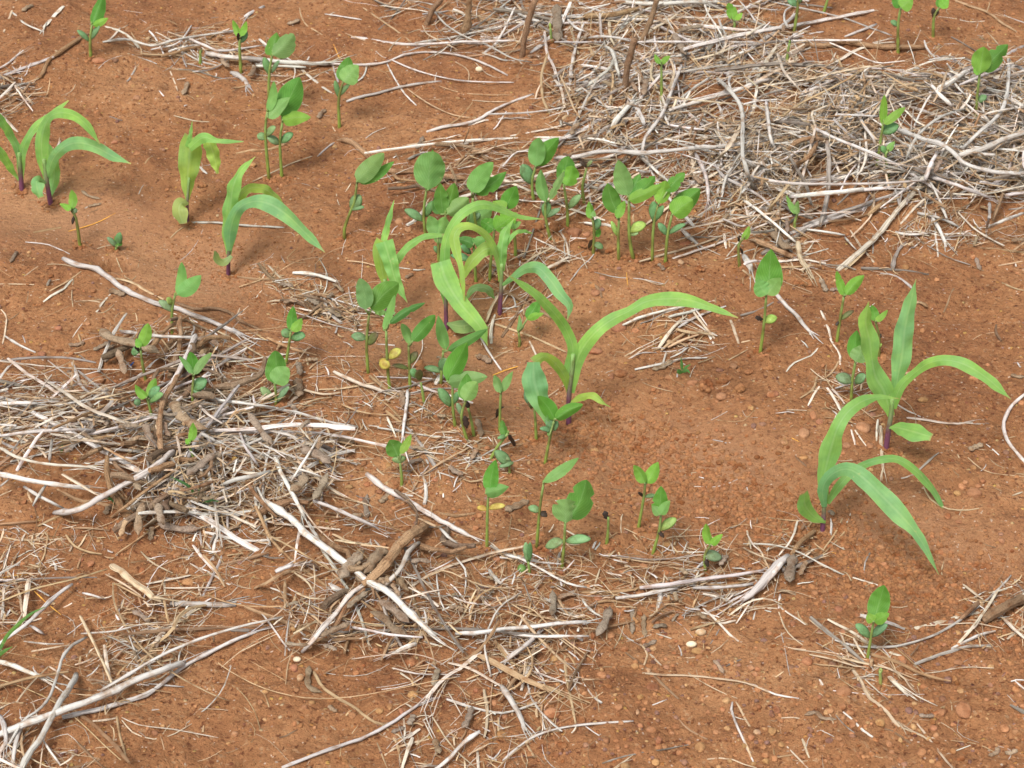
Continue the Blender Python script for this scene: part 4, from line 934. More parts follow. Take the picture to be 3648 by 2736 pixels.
TR = {}
TR['00'] = """b38 690,270 560,350 440,430 380,480 330,590 270,650 |bent brown root lying beside the far soybean seedling
w36 500,50 430,120 345,215
w24 945,220 890,290 830,330
g18 100,100 200,190 340,250
g22 810,330 1000,310 1200,360 1400,310 1850,240
g24 1480,300 1620,360 1750,390 2060,360
g16 1190,390 1400,340 1510,200
g34 2080,50 1930,130
w14 1340,560 1370,630 1400,715
w14 1370,910 1480,940 1550,950 1650,960
w24 0,690 60,560
w30 -40,810 40,730 120,650
w16 100,650 180,770 260,875
w28 -20,880 60,960 140,1040
g42 1820,570 1900,610 1970,690
g46 1630,420 1800,450 2090,470 |dark grey thick stalk in the thin straw band
t20 30,250 90,100 130,0"""
TR['01'] = """g42 -30,470 200,485 420,495 620,500 |thick pale stalk behind the round-leaved soybean seedling
g20 560,500 830,505 1040,480 1200,430 1400,410 1600,430 1800,490 2010,600 |long thin curved stalk arching past the white seed
g15 1090,470 1250,540 1450,600 1700,640 2060,650
g27 740,800 860,760 1000,730 1100,700 1300,660 1490,640 |grey forked stalk ending beside the cupped-leaf soybean seedling
t12 730,260 850,310 1020,350
t14 370,60 380,120 420,190 480,240 550,275
t17 870,60 1000,150 1130,240 1250,330
g15 1440,90 1530,200 1680,290 1840,350 2050,460 2200,490
t12 1060,480 1080,390 1160,300 1280,240 1400,220
t15 1220,700 1330,780 1450,850 1600,910 1750,930
g28 1370,1040 1500,1000 1640,980 1760,950 1880,880 2000,820 2212,740
w33 1700,990 1820,950 2020,930
w33 1440,1140 1550,1145 1700,1130
t16 1180,1150 1300,1130 1500,1090 1650,1070
b46 670,1110 760,1110 900,1220 980,1290 1100,1350 1300,1350 1450,1375 1700,1410 |long thick brown root curving behind the soybean clump
b26 1110,1370 1150,1410 1300,1430
w27 385,550 470,620 560,690 640,740
t14 0,1430 150,1360 300,1290 470,1225
w10 890,1090 960,1040 1050,1005
o10 620,310 650,380 690,470
t11 1470,440 1620,500 1700,560 1700,660
g14 1060,500 1120,620 1200,740 1290,830
t12 1340,200 1380,270 1500,330 1610,390
g24 0,520 200,520 420,530
g14 570,110 700,130 860,155
t12 1480,680 1600,720 1750,740 2040,748
t12 1730,790 1850,800 2000,800"""
TR['02'] = """g38 390,1245 540,1240 620,1220 760,1195 900,1190 1060,1205 1280,1190 1480,1165 1740,1150 2000,1110 2200,1070 |longest grey stalk lying level behind the crowded soybean row
g14 -20,1310 60,1220 120,1190 220,1200 330,1240
g36 1670,620 1760,700 1830,790 1870,900 1870,1060 1870,1200 1900,1340 1960,1490 |pale bowed stalk crossing the edge of the thick straw mat
g22 1790,740 1760,640 1790,590 1850,590
g30 1080,1190 1100,1090 1180,980 1250,870 1320,690 1390,510
g33 1290,870 1450,820 1650,760 1800,720 1950,660 2090,620
w46 1660,1270 1740,1180 1810,1080 1880,960
g44 840,1000 920,890 1020,790
g28 560,720 700,640 830,530 850,470
g30 780,370 840,400 880,530 900,620
w24 310,250 330,420 380,520 400,610
w27 390,630 440,700 470,850
t18 420,570 480,700 540,850 590,930
w24 1350,130 1600,140 1900,120
g26 1180,190 1330,260 1480,330 1640,390
w24 1470,470 1640,430 1800,370
w27 1840,310 1930,260 2040,190
t20 1550,550 1700,400 1860,300
g16 1560,0 1600,110 1680,230 1740,350
g28 2060,830 2080,1000 2090,1090 2140,1200
w38 1990,600 2060,480 2150,350
w24 1950,900 1980,720 1990,600
g22 660,300 760,285 900,300 1000,330
t22 970,120 1100,130 1180,120
b50 620,130 800,120 950,90 1100,60
g26 0,60 200,150 330,180
t22 60,0 160,120 300,230
g24 480,140 560,220 640,250
g34 1020,1170 1100,1260 1180,1340 1260,1410
g34 1500,1210 1560,1330 1590,1450 1600,1600
g24 640,1090 760,1100 900,1140
t18 580,1070 620,1180 610,1210
w20 1300,700 1330,560 1300,460
t20 820,830 850,640 840,560
g22 1270,980 1450,1010 1640,1030
g28 1650,1290 1720,1390 1850,1460 2000,1540 2100,1640
t22 1960,1390 2080,1420 2212,1440
g16 560,640 720,560 760,440
w26 820,170 830,290 860,360
g38 870,10 1150,30 1400,20 1700,15 |level thick stalk at the far edge of the stubble
t24 1200,700 1150,600 1160,480"""
TR['03'] = """g17 160,0 350,40 600,95 800,145 980,210 1170,280
t27 1660,0 1800,50 1920,90 2040,180 2150,245
b52 410,400 500,355 640,360 800,325 900,345 1100,370 1450,370 |thick bulging brown root at the far edge of the straw mat
w38 660,510 780,460 880,400 1060,340
t23 250,980 370,870 500,790 700,690 860,600 980,520 |long slanting tan stalk on top of the thick straw mat
t26 1000,520 1150,600 1300,690 1430,750
g48 1520,720 1700,600 1820,530
g25 1700,670 1900,590 2080,520
w28 270,420 320,560 400,660 490,745
g28 180,800 200,1000 230,1130
g33 560,1010 700,1080 850,1140 1000,1200 1200,1290
g44 1200,1010 1400,1090 1550,1140 1650,1200 1750,1290 1950,1350 2200,1380 |stout grey stalk bowed through the middle of the thick straw mat
g29 1700,1200 1850,1050 2000,920 2070,780 2090,600 2090,450
g25 1280,1260 1330,1140 1400,1040 1560,920 1800,840
g46 1700,1230 1900,1170 2050,1100 2250,1030
w24 860,1440 940,1330 970,1200 960,1040
g27 60,1390 250,1430 500,1450 900,1450 1200,1440 1440,1420
g35 380,1550 600,1530 900,1500 1150,1480
g34 1480,1390 1700,1470 1950,1560
t22 740,440 780,540 830,600
w20 980,580 1030,700 1070,790
g22 740,900 900,910 1060,915
w22 570,1020 540,900 570,870 690,820
t20 1180,650 1230,710 1400,780
g24 800,290 930,240 1050,190
t24 1500,800 1560,700 1600,570
g22 1620,590 1700,700 1800,800
g30 2080,430 2212,360
g30 900,900 960,1000 1030,1100 1050,1180
t26 760,1260 860,1220 960,1180
g36 1430,1430 1470,1310 1530,1200
w26 1800,980 1900,900 2080,860 2212,850
t22 2050,1370 2120,1330 2212,1290
g32 1650,840 1560,760 1480,670
b40 330,1210 420,1120 560,1090 700,1140
b40 420,1300 520,1230 580,1130
t24 1020,1640 1120,1600 1250,1580"""
TR['13'] = """w54 740,690 900,560 1080,390 1200,230 1330,90 1410,0 |long bleached cracked stalk leaning out of the thick straw mat
t26 800,690 920,580 1000,480
g28 0,140 130,230 250,330 330,400 420,480
t34 190,250 250,150 340,40 410,-20
g24 500,370 650,390 800,415
t15 850,430 950,330 1020,230 1035,60
g37 250,870 330,960 420,1050 480,1130 540,1190 |grey broken stalk beside the huge-leaved soybean seedling
g46 0,570 50,640 70,700
t44 430,470 450,600 500,690
w18 670,210 800,260 930,300
f10 1060,470 1160,560 1170,650 1200,720 1290,740
f9 1080,380 1200,390 1250,490 1290,510
g33 1490,300 1560,400 1600,510
g28 1370,240 1550,280 1700,350
w24 610,1010 670,1150 700,1260 760,1350 760,1470
w18 340,1490 400,1420 540,1360 600,1280
t26 1150,1520 1300,1500 1420,1480
b44 80,450 180,490 330,560 390,590
g40 370,110 600,90 900,60 1000,60
t22 1010,20 1030,140 1000,250
g30 1920,360 2050,300 2212,240
g22 2120,540 2150,660
t20 2010,655 2100,640 2200,620
t22 2040,790 2130,830 2212,850
b40 980,260 1060,190 1130,150
g26 1940,160 1940,260 1920,350
g24 1200,390 1300,410 1480,400
g26 1200,50 1230,180
t18 240,260 400,360 520,440
g20 800,430 860,500 890,530"""
TR['10'] = """g48 500,600 580,640 680,665 760,680 870,760 960,830 1100,900 1260,960 1400,990 1520,1045 1650,1090 1900,1200 |long grey branched stick pointing across the furrow
t28 910,750 1050,790 1160,860 1290,920
t20 310,910 420,840 560,760 640,700
w26 340,940 420,880 500,840 570,760
w24 760,1020 800,960 870,880
b28 1390,950 1540,1000 1680,990 1820,1030 1910,1100 2060,1165 |brown forked root tip in the furrow
o14 540,385 700,340 820,290 910,240 |bright orange straw beside a small soybean seedling
g12 200,470 380,490 550,565
g23 1490,315 1700,315 1900,335 2240,355 |thin grey stalk behind the upright rolled corn leaf
t18 1680,1155 1850,1240 2000,1330 2110,1390
g28 950,1170 1250,1210 1450,1220 1600,1230
t15 1170,1120 1270,1230 1350,1340
g23 40,1210 130,1270 280,1340
g44 1540,1200 1480,1340 1400,1500 1340,1600
w18 1310,1365 1480,1355 1700,1360
t12 370,645 480,645 600,670
t14 190,740 300,660
t16 0,800 130,800 270,805
f9 580,760 565,880 575,980
t16 590,940 690,930 790,945
t12 760,1030 830,1020 900,960
t12 1340,440 1400,380 1470,340
f8 910,650 980,730 1060,760 1100,610
w16 20,1270 40,1180 50,1060 10,1000
t14 1630,1300 1680,1420 1730,1550
t14 1800,1505 1950,1500 2090,1495
w20 1260,1490 1360,1450 1430,1420"""
TR['11'] = """g14 1150,670 1280,690 1360,685
t26 1840,1100 1900,950 2000,800 2100,680 2230,570
t20 1850,1040 1930,900 2060,740 2200,640
w28 1880,1270 1880,1150 1910,1040
g18 1780,1190 1870,1350 1960,1480
t22 1910,1110 2050,1160 2212,1220 2480,1340 |pale straw lying between the two purple-stalked corn seedlings
w10 660,90 670,150 690,190
o14 1890,1520 1990,1480 2090,1450"""
TR['21'] = """w46 640,50 760,110 850,150 960,180 1080,230 |stout pale stalk before the yellow-spotted soybean seedling
g52 900,860 1050,980 1180,1040 1300,1120 1450,1210 1600,1290 1710,1350 |long white stalk tapering past the cupped fresh soybean seedling
t14 930,760 1010,850 1200,970 1440,1100
g62 20,1040 200,1140 330,1240 430,1340 560,1430 700,1540 800,1607 900,1707 1050,1777 1200,1917 1330,2037 1440,2140 |longest thick grey stalk running under the brush of roots
g38 170,720 230,860 300,990 360,1100 420,1220
g32 1220,200 1210,350 1190,480 1180,580
g14 1190,640 1230,760 1270,830
t20 1350,860 1500,760 1650,680 1800,590
b84 1380,1250 1250,1340 1150,1430 1050,1560 960,1667 870,1730 |thickest brown root on top of the brush
g40 1310,1400 1230,1470 1180,1580 1100,1680 970,1790
t32 650,1380 780,1400 930,1420
g32 480,1070 640,1130 800,1200 990,1290
f7 880,480 960,540 970,650 1050,740 1120,800
f7 890,540 960,600 1080,640 1200,650
g26 10,310 180,345 350,375 500,420 650,460 830,490
g20 300,920 400,770 480,640 560,510
w26 270,190 420,200 560,230 690,215
t20 410,310 500,270 620,255
w22 1060,410 1100,500 1130,570
t18 700,310 850,370 1000,390 1200,400
t14 1440,610 1540,600
w16 1290,680 1400,690 1500,700
t16 540,1060 470,1050 380,1050
g30 430,1230 520,1380 600,1540
g40 180,1630 320,1570
w26 370,1300 350,1420 330,1550
t18 60,1310 220,1390 400,1490 620,1620
g24 310,810 430,840 540,880
t22 1310,1210 1420,1260 1560,1320
g30 1480,1290 1560,1370 1630,1420
b30 1480,1170 1600,1190 1750,1170
t18 1660,900 1740,920 1870,880
w14 1970,1280 2060,1290 2140,1320
t12 1600,1490 1680,1620 1710,1680
g12 1370,1640 1500,1580 1590,1530"""
TR['12'] = """w38 300,690 400,640 500,590
w18 130,390 300,470 470,555
w20 430,380 480,470 500,580
t20 100,690 220,590 360,520
t20 60,760 200,640
w36 1210,1300 1310,1160 1410,1060 |split pale straw standing highest in the small straw bundle
t24 1230,1320 1330,1240 1440,1170
t36 1350,1160 1450,1180 1550,1190
t28 1280,1300 1400,1240 1520,1200
w16 1230,1470 1250,1400 1270,1330
w18 1430,1240 1520,1245 1600,1260
g15 990,1385 1060,1345 1190,1340
g18 1440,1300 1370,1350 1300,1380
w25 1470,1000 1560,1120 1650,1230
w14 1490,990 1550,1070 1600,1140
w24 1600,1190 1640,1270
w28 1775,1085 1810,1180 1840,1270
t18 1860,1260 1930,1245
t12 1090,765 1160,790 1240,810 1290,760
o10 955,710 960,760 965,810
g38 1390,370 1450,430 1530,500
t12 590,560 630,640 660,710
t14 940,1370 1000,1335 1060,1300
w20 190,1250 230,1330 260,1390
t14 1760,1400 1850,1350 1910,1315
g26 1870,570 1900,640 1940,700
t20 1870,690 1940,740 2010,790
w26 1720,410 1740,520
f8 1520,1010 1560,1090"""
TR['20'] = """g52 430,1165 620,1140 800,1040 960,950 1110,870 1270,760 1390,650 |long silver-grey stalk leaning up on the heap of straw and pods
w38 0,650 120,720 300,770 480,790 760,810
g42 -20,850 130,890 300,920 500,950 700,970
w30 490,860 640,950 780,1030 850,1050
w30 560,590 750,600 940,630
g32 0,560 150,540 330,520 560,510 750,515
g40 -20,310 150,300 300,305
g30 -20,250 120,290 250,340
t28 750,270 900,240 1060,200
g28 190,960 300,1030 400,1080 500,1130
b38 860,680 920,800 1000,870 1080,960
w33 355,115 500,210 640,310 760,370 900,420 1040,480 |straight whitish split stalk over the heap of straw
t28 1400,650 1550,640 1690,610
g27 1590,250 1750,280 1900,300 2050,320 2200,345
w26 1540,290 1640,390 1750,460
g25 1890,530 1930,640 2040,800
t17 560,1285 700,1285 860,1305
t24 520,1340 590,1430 720,1480 800,1490
w28 1520,1420 1600,1530 1720,1650 |pale straight straw lying alone on the soil
t17 1110,1470 1200,1560 1360,1640
b48 1440,0 1370,150 1300,260 1260,420 1260,560 1270,670 |upright brown branched stalk in the heap of pods
w30 280,490 400,430 500,380
g26 390,780 395,690 410,590
t24 800,640 950,720 1110,790
b34 1700,920 1560,960 1400,1000
b42 640,740 740,680 820,650
g30 750,780 900,740 1080,740
w18 500,830 620,820 760,815
g30 0,210 60,190
t18 0,1030 90,990
g22 0,960 70,900
b30 880,1200 1000,1110 1120,1010 1280,900 1480,760
b30 1540,900 1640,850 1670,770 1650,700
g36 1740,950 1860,900 2020,870 2200,820
w20 1750,960 1780,1060 1800,1110
w24 1210,830 1350,825 1420,840
t18 1640,690 1750,760 1860,860
t14 1740,1120 1770,1280 1900,1380
t14 1640,1220 1780,1240 1900,1290
b32 1960,950 2060,1080 2180,1200
w20 480,200 600,330
t22 550,310 660,420
g26 130,480 0,470
w26 0,500 110,440
g24 260,1110 300,1030 370,940
t22 220,1000 240,1060 270,1110
w18 2000,1270 2090,1150
g22 2030,970 2110,1130 2170,1200
g30 1590,540 1700,600
w22 440,210 660,200
t20 80,240 300,260 460,270"""
TR['30'] = """g62 -40,1410 200,1310 450,1220 700,1130 900,1050 1100,950 1300,880 1450,830 |long heavy grey stalk stretching out of the straw pile
g42 490,1260 800,1190 1000,1130 1150,1080 1270,1000 1450,860 1650,750 1850,650 2040,580 |long grey stalk lying alongside the heaviest stalk
g28 790,1050 950,960 1200,810 1450,690 1700,600 1950,530 2220,470 |slender grey stalk above the heaviest stalk
g56 600,920 560,1010 480,1130 400,1270 320,1430 250,1510 160,1680 |knobbly grey stalk crossing the heaviest stalk
g36 570,210 430,310 340,400 200,530 -20,690
t17 890,200 900,350 960,490 1050,630 1180,770 1350,900 1500,990 1700,1090 1810,1130 |thin tan straw curving beneath the long grey stalks
t28 630,460 700,600 780,760 850,920 890,1020
w33 820,690 840,830 870,990
w46 230,170 200,380 190,490
t66 880,60 980,130 1100,230 1220,320 1290,350 |thick frayed woody stem beside the straw pile
g50 1340,360 1550,370 1860,370 |short stout stem stub lying level beside the frayed stem
g16 640,600 900,580 1100,530 1290,510
t36 1650,370 1480,410 1400,480 1350,580 1210,700
t20 1210,700 1120,830 980,990
g28 680,630 560,700 490,800 450,930 400,1080 320,1190 180,1290 60,1490
g46 -20,815 100,850 200,890 350,960
g46 0,1250 30,1330 60,1480
t20 0,350 150,290 330,230 580,170 850,90
w26 1150,210 1300,180 1500,140
w17 1290,240 1500,240 1700,235
w14 960,1260 1100,1320 1400,1360 1720,1420
w14 960,1280 1050,1380 1200,1430 1350,1400 1510,1310
t24 920,1250 940,1380 990,1560
t26 1600,-20 1700,100 1770,230
w26 730,1290 840,1280 930,1260
t20 830,130 960,200 1110,300
t18 900,200 1010,260 1150,330
g22 650,280 740,300 830,330
o12 270,265 370,360 480,450
w22 190,660 350,680 500,680
t20 250,740 420,710 560,690
g30 240,540 310,580 350,610
w18 590,845 680,820 750,780
t14 1180,740 1300,730 1420,780
t20 940,380 1100,440
t24 1000,390 1060,330
t20 1290,330 1310,430 1330,520
w20 1290,170 1300,300
o12 5,165 120,140 215,135
t18 130,1140 230,1010 380,860
w20 390,860 500,930 560,970
t22 200,1600 170,1480 180,1300
g36 100,1659 120,1480 180,1280
w20 1130,990 1250,960 1350,890
g18 1170,995 1320,1010 1450,1020
f9 1800,990 1900,1060 2000,1200 2050,1350
t14 2120,1180 2090,1090 2050,1050
w14 380,40 500,80
t14 410,80 560,100
g20 340,1440 420,1560 480,1640
w20 470,1640 540,1600 580,1560"""
TR['31'] = """g32 230,1659 450,1570 700,1480 900,1410 1100,1300 1220,1220 1320,1150 |long thin dark-tipped stalk lying alone on open soil
t33 480,900 560,1030 680,1110 800,1180 900,1260 1000,1320 |pale curved stalk with a split end on open soil
g46 390,745 500,620 600,500 700,380 770,290 880,220
g38 1600,600 1800,590 2000,560 2220,545 2400,520 2630,505
g18 1880,940 1840,780 1830,660 1880,510 1960,380 2120,270
t15 1350,170 1500,100 1680,170 1850,230 2070,245
t22 1710,500 1730,380 1800,290 1910,235
t64 1780,770 1940,850 2060,910 2200,985 2380,1050 |short thick tan stem with a torn end in the tangled thin straw
w28 1540,830 1700,870 1850,950 1950,1010
g46 1960,1010 2040,1130 2110,1250 2150,1370 |grey stem splayed into a fan of fibres
w36 1800,740 1640,870 1500,960 1370,1110 |pale straw splayed like a broom on open soil
w10 1550,950 1470,1100 1420,1250
w10 1530,960 1450,1080 1400,1190
w14 780,800 1000,770 1200,755 1400,790 1560,880
g38 1290,680 1200,710 1100,760
g36 1790,1370 1650,1470 1550,1580 1430,1680
w36 1260,1420 1220,1530 1170,1680
t24 1060,1350 1130,1450 1170,1620
w33 1320,1350 1220,1420
t26 1040,1560 1150,1490 1390,1430
t15 1420,1260 1520,1420 1620,1540 1760,1659
t44 20,240 130,190 250,120 320,110
t20 330,120 430,190 480,270
w24 140,240 310,300
t28 255,180 255,400
t24 330,270 450,320 670,325
w24 1130,340 1350,280 1510,250
t14 480,60 490,180 480,280
g16 1450,130 1460,250 1500,390 1560,460
g16 1600,0 1680,110 1670,290
g26 780,550 900,570 1100,610 1340,630
t16 1340,590 1400,700 1440,860
w20 1190,1270 1200,1370 1190,1440
t16 980,1460 1020,1560 1060,1659
w10 1350,1180 1380,1300 1440,1420
w10 1540,1060 1600,1160 1650,1250
w10 1350,1290 1390,1370 1420,1430
t14 2220,690 2200,860 2130,970 1990,1060 1750,1120
g34 2212,660 2100,730 1980,830
w20 1100,870 1180,920 1260,975
t12 1250,870 1400,840 1600,780
t14 930,610 860,650 900,770
t12 330,710 280,830 260,1000
t26 500,500 400,560 320,600
f10 1050,1250 1150,1180 1280,1110
b26 900,130 940,200 960,330
b44 640,560 740,380 880,250
t20 600,470 620,390 760,260
t12 1500,560 1660,470 1850,380 2030,300
t14 1930,1659 2060,1540 2212,1430"""
TR['32'] = """g70 2230,-10 2120,80 2050,160 1960,270 1860,340 |stout grey stalk with frayed end on the straw strip
g36 1060,240 1300,210 1550,170 1800,140 2030,100
g32 870,320 1050,300 1250,260 1350,245
g30 1480,240 1700,235 1950,210
w26 1560,400 1680,510 1760,600 1840,660 |white-tipped split straw pointing past the two pale seeds
g24 0,-20 120,10 280,90 400,160 530,215 640,235
t14 60,365 200,400 300,490 400,590 500,670 720,820
t12 0,420 200,500 400,620 560,740 620,800
t28 410,310 460,400 500,460
g38 0,800 120,720 220,640 280,580
t15 0,1060 100,1010 190,920 215,800 160,690 110,620
g21 -20,1600 120,1480 250,1400 450,1340 700,1310 1010,1290 |thin curved stalk lying alone below the tangled straw
t21 1080,910 1250,925 1450,930 1650,950 1900,990 2130,1080
t12 1350,830 1500,950 1700,1060 1830,1110
t25 470,770 480,950 520,1130 555,1310
g21 1790,1140 1780,1200 1850,1380 1960,1620
w23 230,900 480,990
g28 0,590 200,620 450,620 660,620
w16 1190,600 1310,640
w20 1760,460 1900,360 2050,320 2180,370
w20 1890,430 2000,400 2140,400
w16 1820,520 1880,430 1960,310
t20 690,280 720,170 745,90
w14 670,275 830,260
t12 820,780 900,640 940,510
w20 1140,760 1230,850
t20 1060,680 1120,760 1080,880
t18 520,480 630,460
t14 540,1010 600,1100 720,1100 770,1060
f8 690,970 720,1080 740,1220
f8 560,1040 600,1150 630,1260
f8 700,880 800,860 880,870
w22 500,980 560,960 590,940
t16 1590,1590 1750,1580 1850,1620 1980,1659
w16 1480,200 1530,100
w18 1500,160 1570,120
t18 170,1080 240,1065 330,1060
t14 2100,680 2212,700"""
TR['33'] = """g21 720,650 850,690 1000,705 1200,700 1400,650 1550,590 1700,500 1850,390 2000,260 2110,140 |long thin bowed stalk looping behind the lone soybean seedling
w24 1690,680 1800,560 1930,380 2010,255
b84 1880,500 2000,420 2120,360 2230,320 |broken thick brown stub beside crossed pale straws
w28 1730,210 1810,270 1890,330
w36 2030,460 2120,550 2230,650
t14 240,680 400,720 600,750 800,790 940,820
t19 520,765 700,800 850,850 970,865
w19 1060,840 1180,890 1300,940
w52 1150,940 1210,1000 1300,1090 |torn pale straw butt under the lone soybean seedling
t38 860,880 930,980 1000,1110 1100,1180 1180,1280 1250,1350
w17 960,960 1060,1050 1140,1120
t22 1370,1310 1450,1410 1550,1540 1650,1659
t24 1250,1340 1380,1390 1450,1430
w12 1790,1480 1600,1550
g17 0,985 120,1020 250,1080 440,1110
w19 345,1490 430,1580 510,1659
w26 465,1430 490,1500 520,1580
t20 0,1420 40,1520 80,1610
w18 530,10 700,100 900,170 1160,245
t16 280,430 330,560 400,640 470,690
w22 870,640 920,730 960,790
w20 250,330 300,400 420,480 490,530
g24 290,290 280,400
t12 520,490 620,570 700,620
w12 710,590 700,680
t10 1170,390 1280,390 1380,340
w16 1690,235 1750,240
w20 1740,590 1830,540 1900,420
f9 1850,610 1870,700
f9 1800,540 1900,640 1970,700
t14 250,640 330,590
b40 1690,500 1780,420 1860,350
w20 600,960 640,1030
t16 600,1070 680,1140
w14 300,1265 400,1260 490,1280
w16 1480,1420 1600,1445"""
TR['23'] = """g31 2230,220 2110,330 2050,470 2080,590 2160,700 2230,780 |grey hook-shaped stalk on bare soil beyond the drooping corn leaf
w32 1280,415 1450,435 1600,460 1770,460 |flat pale split straw behind the rounded first corn leaf
w21 1060,430 1050,520 1050,600
w34 1080,480 1090,700 1100,820 |upright-pointing split straw at the foot of the two-leaved corn
t17 1420,960 1480,1060 1600,1130 1750,1145 1860,1130
t15 1770,730 1850,800 1950,850 2212,880
w30 660,180 720,270 780,380
w24 700,190 750,240 800,310
w22 600,170 550,240 510,320
t20 580,90 550,190 450,260
w20 850,510 880,630
w15 850,470 910,560 970,640
w19 430,1220 380,1370 280,1500
b46 560,1310 430,1420 340,1560
t18 650,1320 600,1320 560,1330
g60 330,1520 260,1600 180,1700 80,1800
t16 780,1210 720,1330 620,1470
t14 840,1270 740,1380 600,1520
t20 0,1440 120,1500 300,1560
g16 0,1410 200,1415 400,1460 600,1560 800,1659
g15 1000,1480 960,1560 950,1659
o10 640,1470 740,1490 830,1600
g16 1210,310 1290,360 1400,410
t12 340,355 430,355 500,360
t12 530,30 600,90 680,135
o10 380,575 440,605
w20 2120,1030 2200,1000
t12 1580,1550 1560,1640 1600,1700
w16 20,1280 50,1380 60,1450
w14 30,1330 80,1420 150,1480
w18 470,1520 560,1450 600,1450"""

def root_of_label(kind, z, L):
    nm, desc, cat = KNAME[kind]
    size = "long" if L > .16 else ("short" if L < .05 else "")
    return nm, (size + " " + desc + " " + z[5]).strip(), cat

NSTRAW = 0
for key, txt in TR.items():
    for line in txt.split('\n'):
        spec, _, lab = line.partition('|')
        parts = spec.split(); kind = parts[0][0]; w = float(parts[0][1:])
        pts = [tuple(float(a) for a in p.split(',')) for p in parts[1:]]
        mx, my = src(key, *pts[len(pts) // 2]); z = zone_at(mx, my)
        c = hit(mx, my); k = px2m(c); r = w * k / 2
        L_ = sum(math.dist(a, b) for a, b in zip(pts[:-1], pts[1:])) * k
        lift = r * (.8 if kind in 'gb' else .5) * (.75 if z[2] < .004 else 1) + (.0012 if L_ > .1 else 0) + z[2] * random.uniform(.8, 1.15) + .0006
        P = []
        for i, p in enumerate(pts):
            s_ = src(key, *p); zz = zone_at(*s_)
            e = lift if i not in (0, len(pts) - 1) else min(lift, r * random.uniform(-.3, .5) + zz[2] * random.uniform(.3, .9) + .0003)
            P.append(hit(*s_, e))
        if len(P) == 2: P = [P[0], (P[0] + P[1]) / 2, P[1]]
        L = sum((b - a).length for a, b in zip(P[:-1], P[1:]))
        tint = jit(random.choice(STC[kind][:3]))
        mb = MB()
        Q = straw_mesh(mb, P, r, kind, (8 if w > 26 else 6) if kind in 'gbf' else 5, tint, taper=random.uniform(.7, .95), wob=.16)
        nm, lb, cat = root_of_label(kind, z, L)
        o = mb.build(nm, M_WOOD if kind == 'b' else M_STRAW, smooth=kind in 'gf')
        if lab: tag(o, lab.strip(), cat)
        else: later(o, lb[:len(lb) - len(z[5])].strip(), lb, cat, lb.split(' ', 1)[1] if lb.split(' ')[0] in ('long', 'short') else lb)
        NSTRAW += 1
        if w >= 32 and kind in 'gwt': fibres(o, Q, r, tint)

# upright stubble stumps left from the old crop
def stub(label, key, pts, ws):
    b = hit(*src(key, *pts[0])); k = px2m(b)
    P = pts3(key, pts, b.y); P[0] = b - V((0, 0, .01))
    Q = [V(q) for q in catmull(P, 12)]; hw = [w * k / 2 for w in lerp_list(ws, 12)]
    for i in range(1, 12): Q[i] += V((random.uniform(-1, 1), random.uniform(-1, 1), 0)) * hw[i] * .18
    ra = [a * random.uniform(.88, 1.12) for a in hw]
    mb = MB(); loft(mb, Q, ra, ra, 9, jit(STC['b'][1]), voff=random.random())
    tag(mb.build("stubble_stump", M_WOOD), label, "stump", "old stubble stumps")
stub("leaning brown stubble stump forking at the far edge", '01', [(1362, 190), (1395, 120), (1440, 50), (1500, -20)], [50, 46, 46, 40])
stub("knobbly stubble stump with a swollen foot at the far edge", '01', [(1660, 275), (1690, 180), (1700, 90), (1712, -20)], [70, 80, 52, 46])
stub("thin straight stubble stump at the edge of the far straw", '02', [(120, 455), (155, 290), (190, 140), (235, -10)], [40, 50, 50, 52])
stub("short stubble stump beside the tiny-leaved tall stem", '02', [(948, 750), (950, 600), (985, 430), (1025, 300)], [42, 52, 54, 56])
stub("tallest stubble stump slanting over the far straw", '02', [(1045, 375), (1110, 240), (1165, 100), (1200, -30)], [40, 44, 42, 42])

# chunky broken roots heaped where the old plants were pulled up
for zn, cnt, txt in (('pods', 34, "chunky brown root in the heap of pods and roots"), ('diag', 9, "chunky brown root in the brush of roots and stalks"), ('mid', 14, "dark woody root behind the soybean clump"), ('lit2', 12, "short brown root bit in the washed-up furrow litter")):
    z = ZINFO[zn]; P_ = ZPX[zn]
    for _ in range(cnt):
        while True:
            px, py = random.uniform(min(p[0] for p in P_), max(p[0] for p in P_)), random.uniform(min(p[1] for p in P_), max(p[1] for p in P_))
            if inpoly(px, py, P_): break
        c = hit(px, py); r = random.uniform(.0022, .0050) * (.6 if zn in ('lit2', 'mid') else 1); L = random.uniform(.03, .085) * (.6 if zn == 'lit2' else 1)
        a = math.radians(z[4]) + random.gauss(0, .7); d = V((math.cos(a), math.sin(a), 0)); s = V((-d.y, d.x, 0))
        lift = z[2] * random.uniform(.3, 1.1); bw = random.gauss(0, .16) * L; ti = random.gauss(0, .25) * L
        P = []
        for q_, b_ in ((-.5, 0), (-.2, .8), (.15, 1), (.5, -.2)):
            p = c + d * (q_ * L) + s * (bw * b_); P.append(V((p.x, p.y, max(H(p.x, p.y) + r * .5, H(c.x, c.y) + lift + ti * q_))))
        mb = MB(); straw_mesh(mb, P, r, 'b', 9, jit(random.choice(STC['b'][:1] + PODC0), .25), wob=.42, taper=random.uniform(.3, .75))
        later(mb.build("root_piece", M_WOOD, smooth=False), "brown root chunk", txt, "root", txt.replace("root", "roots", 1))

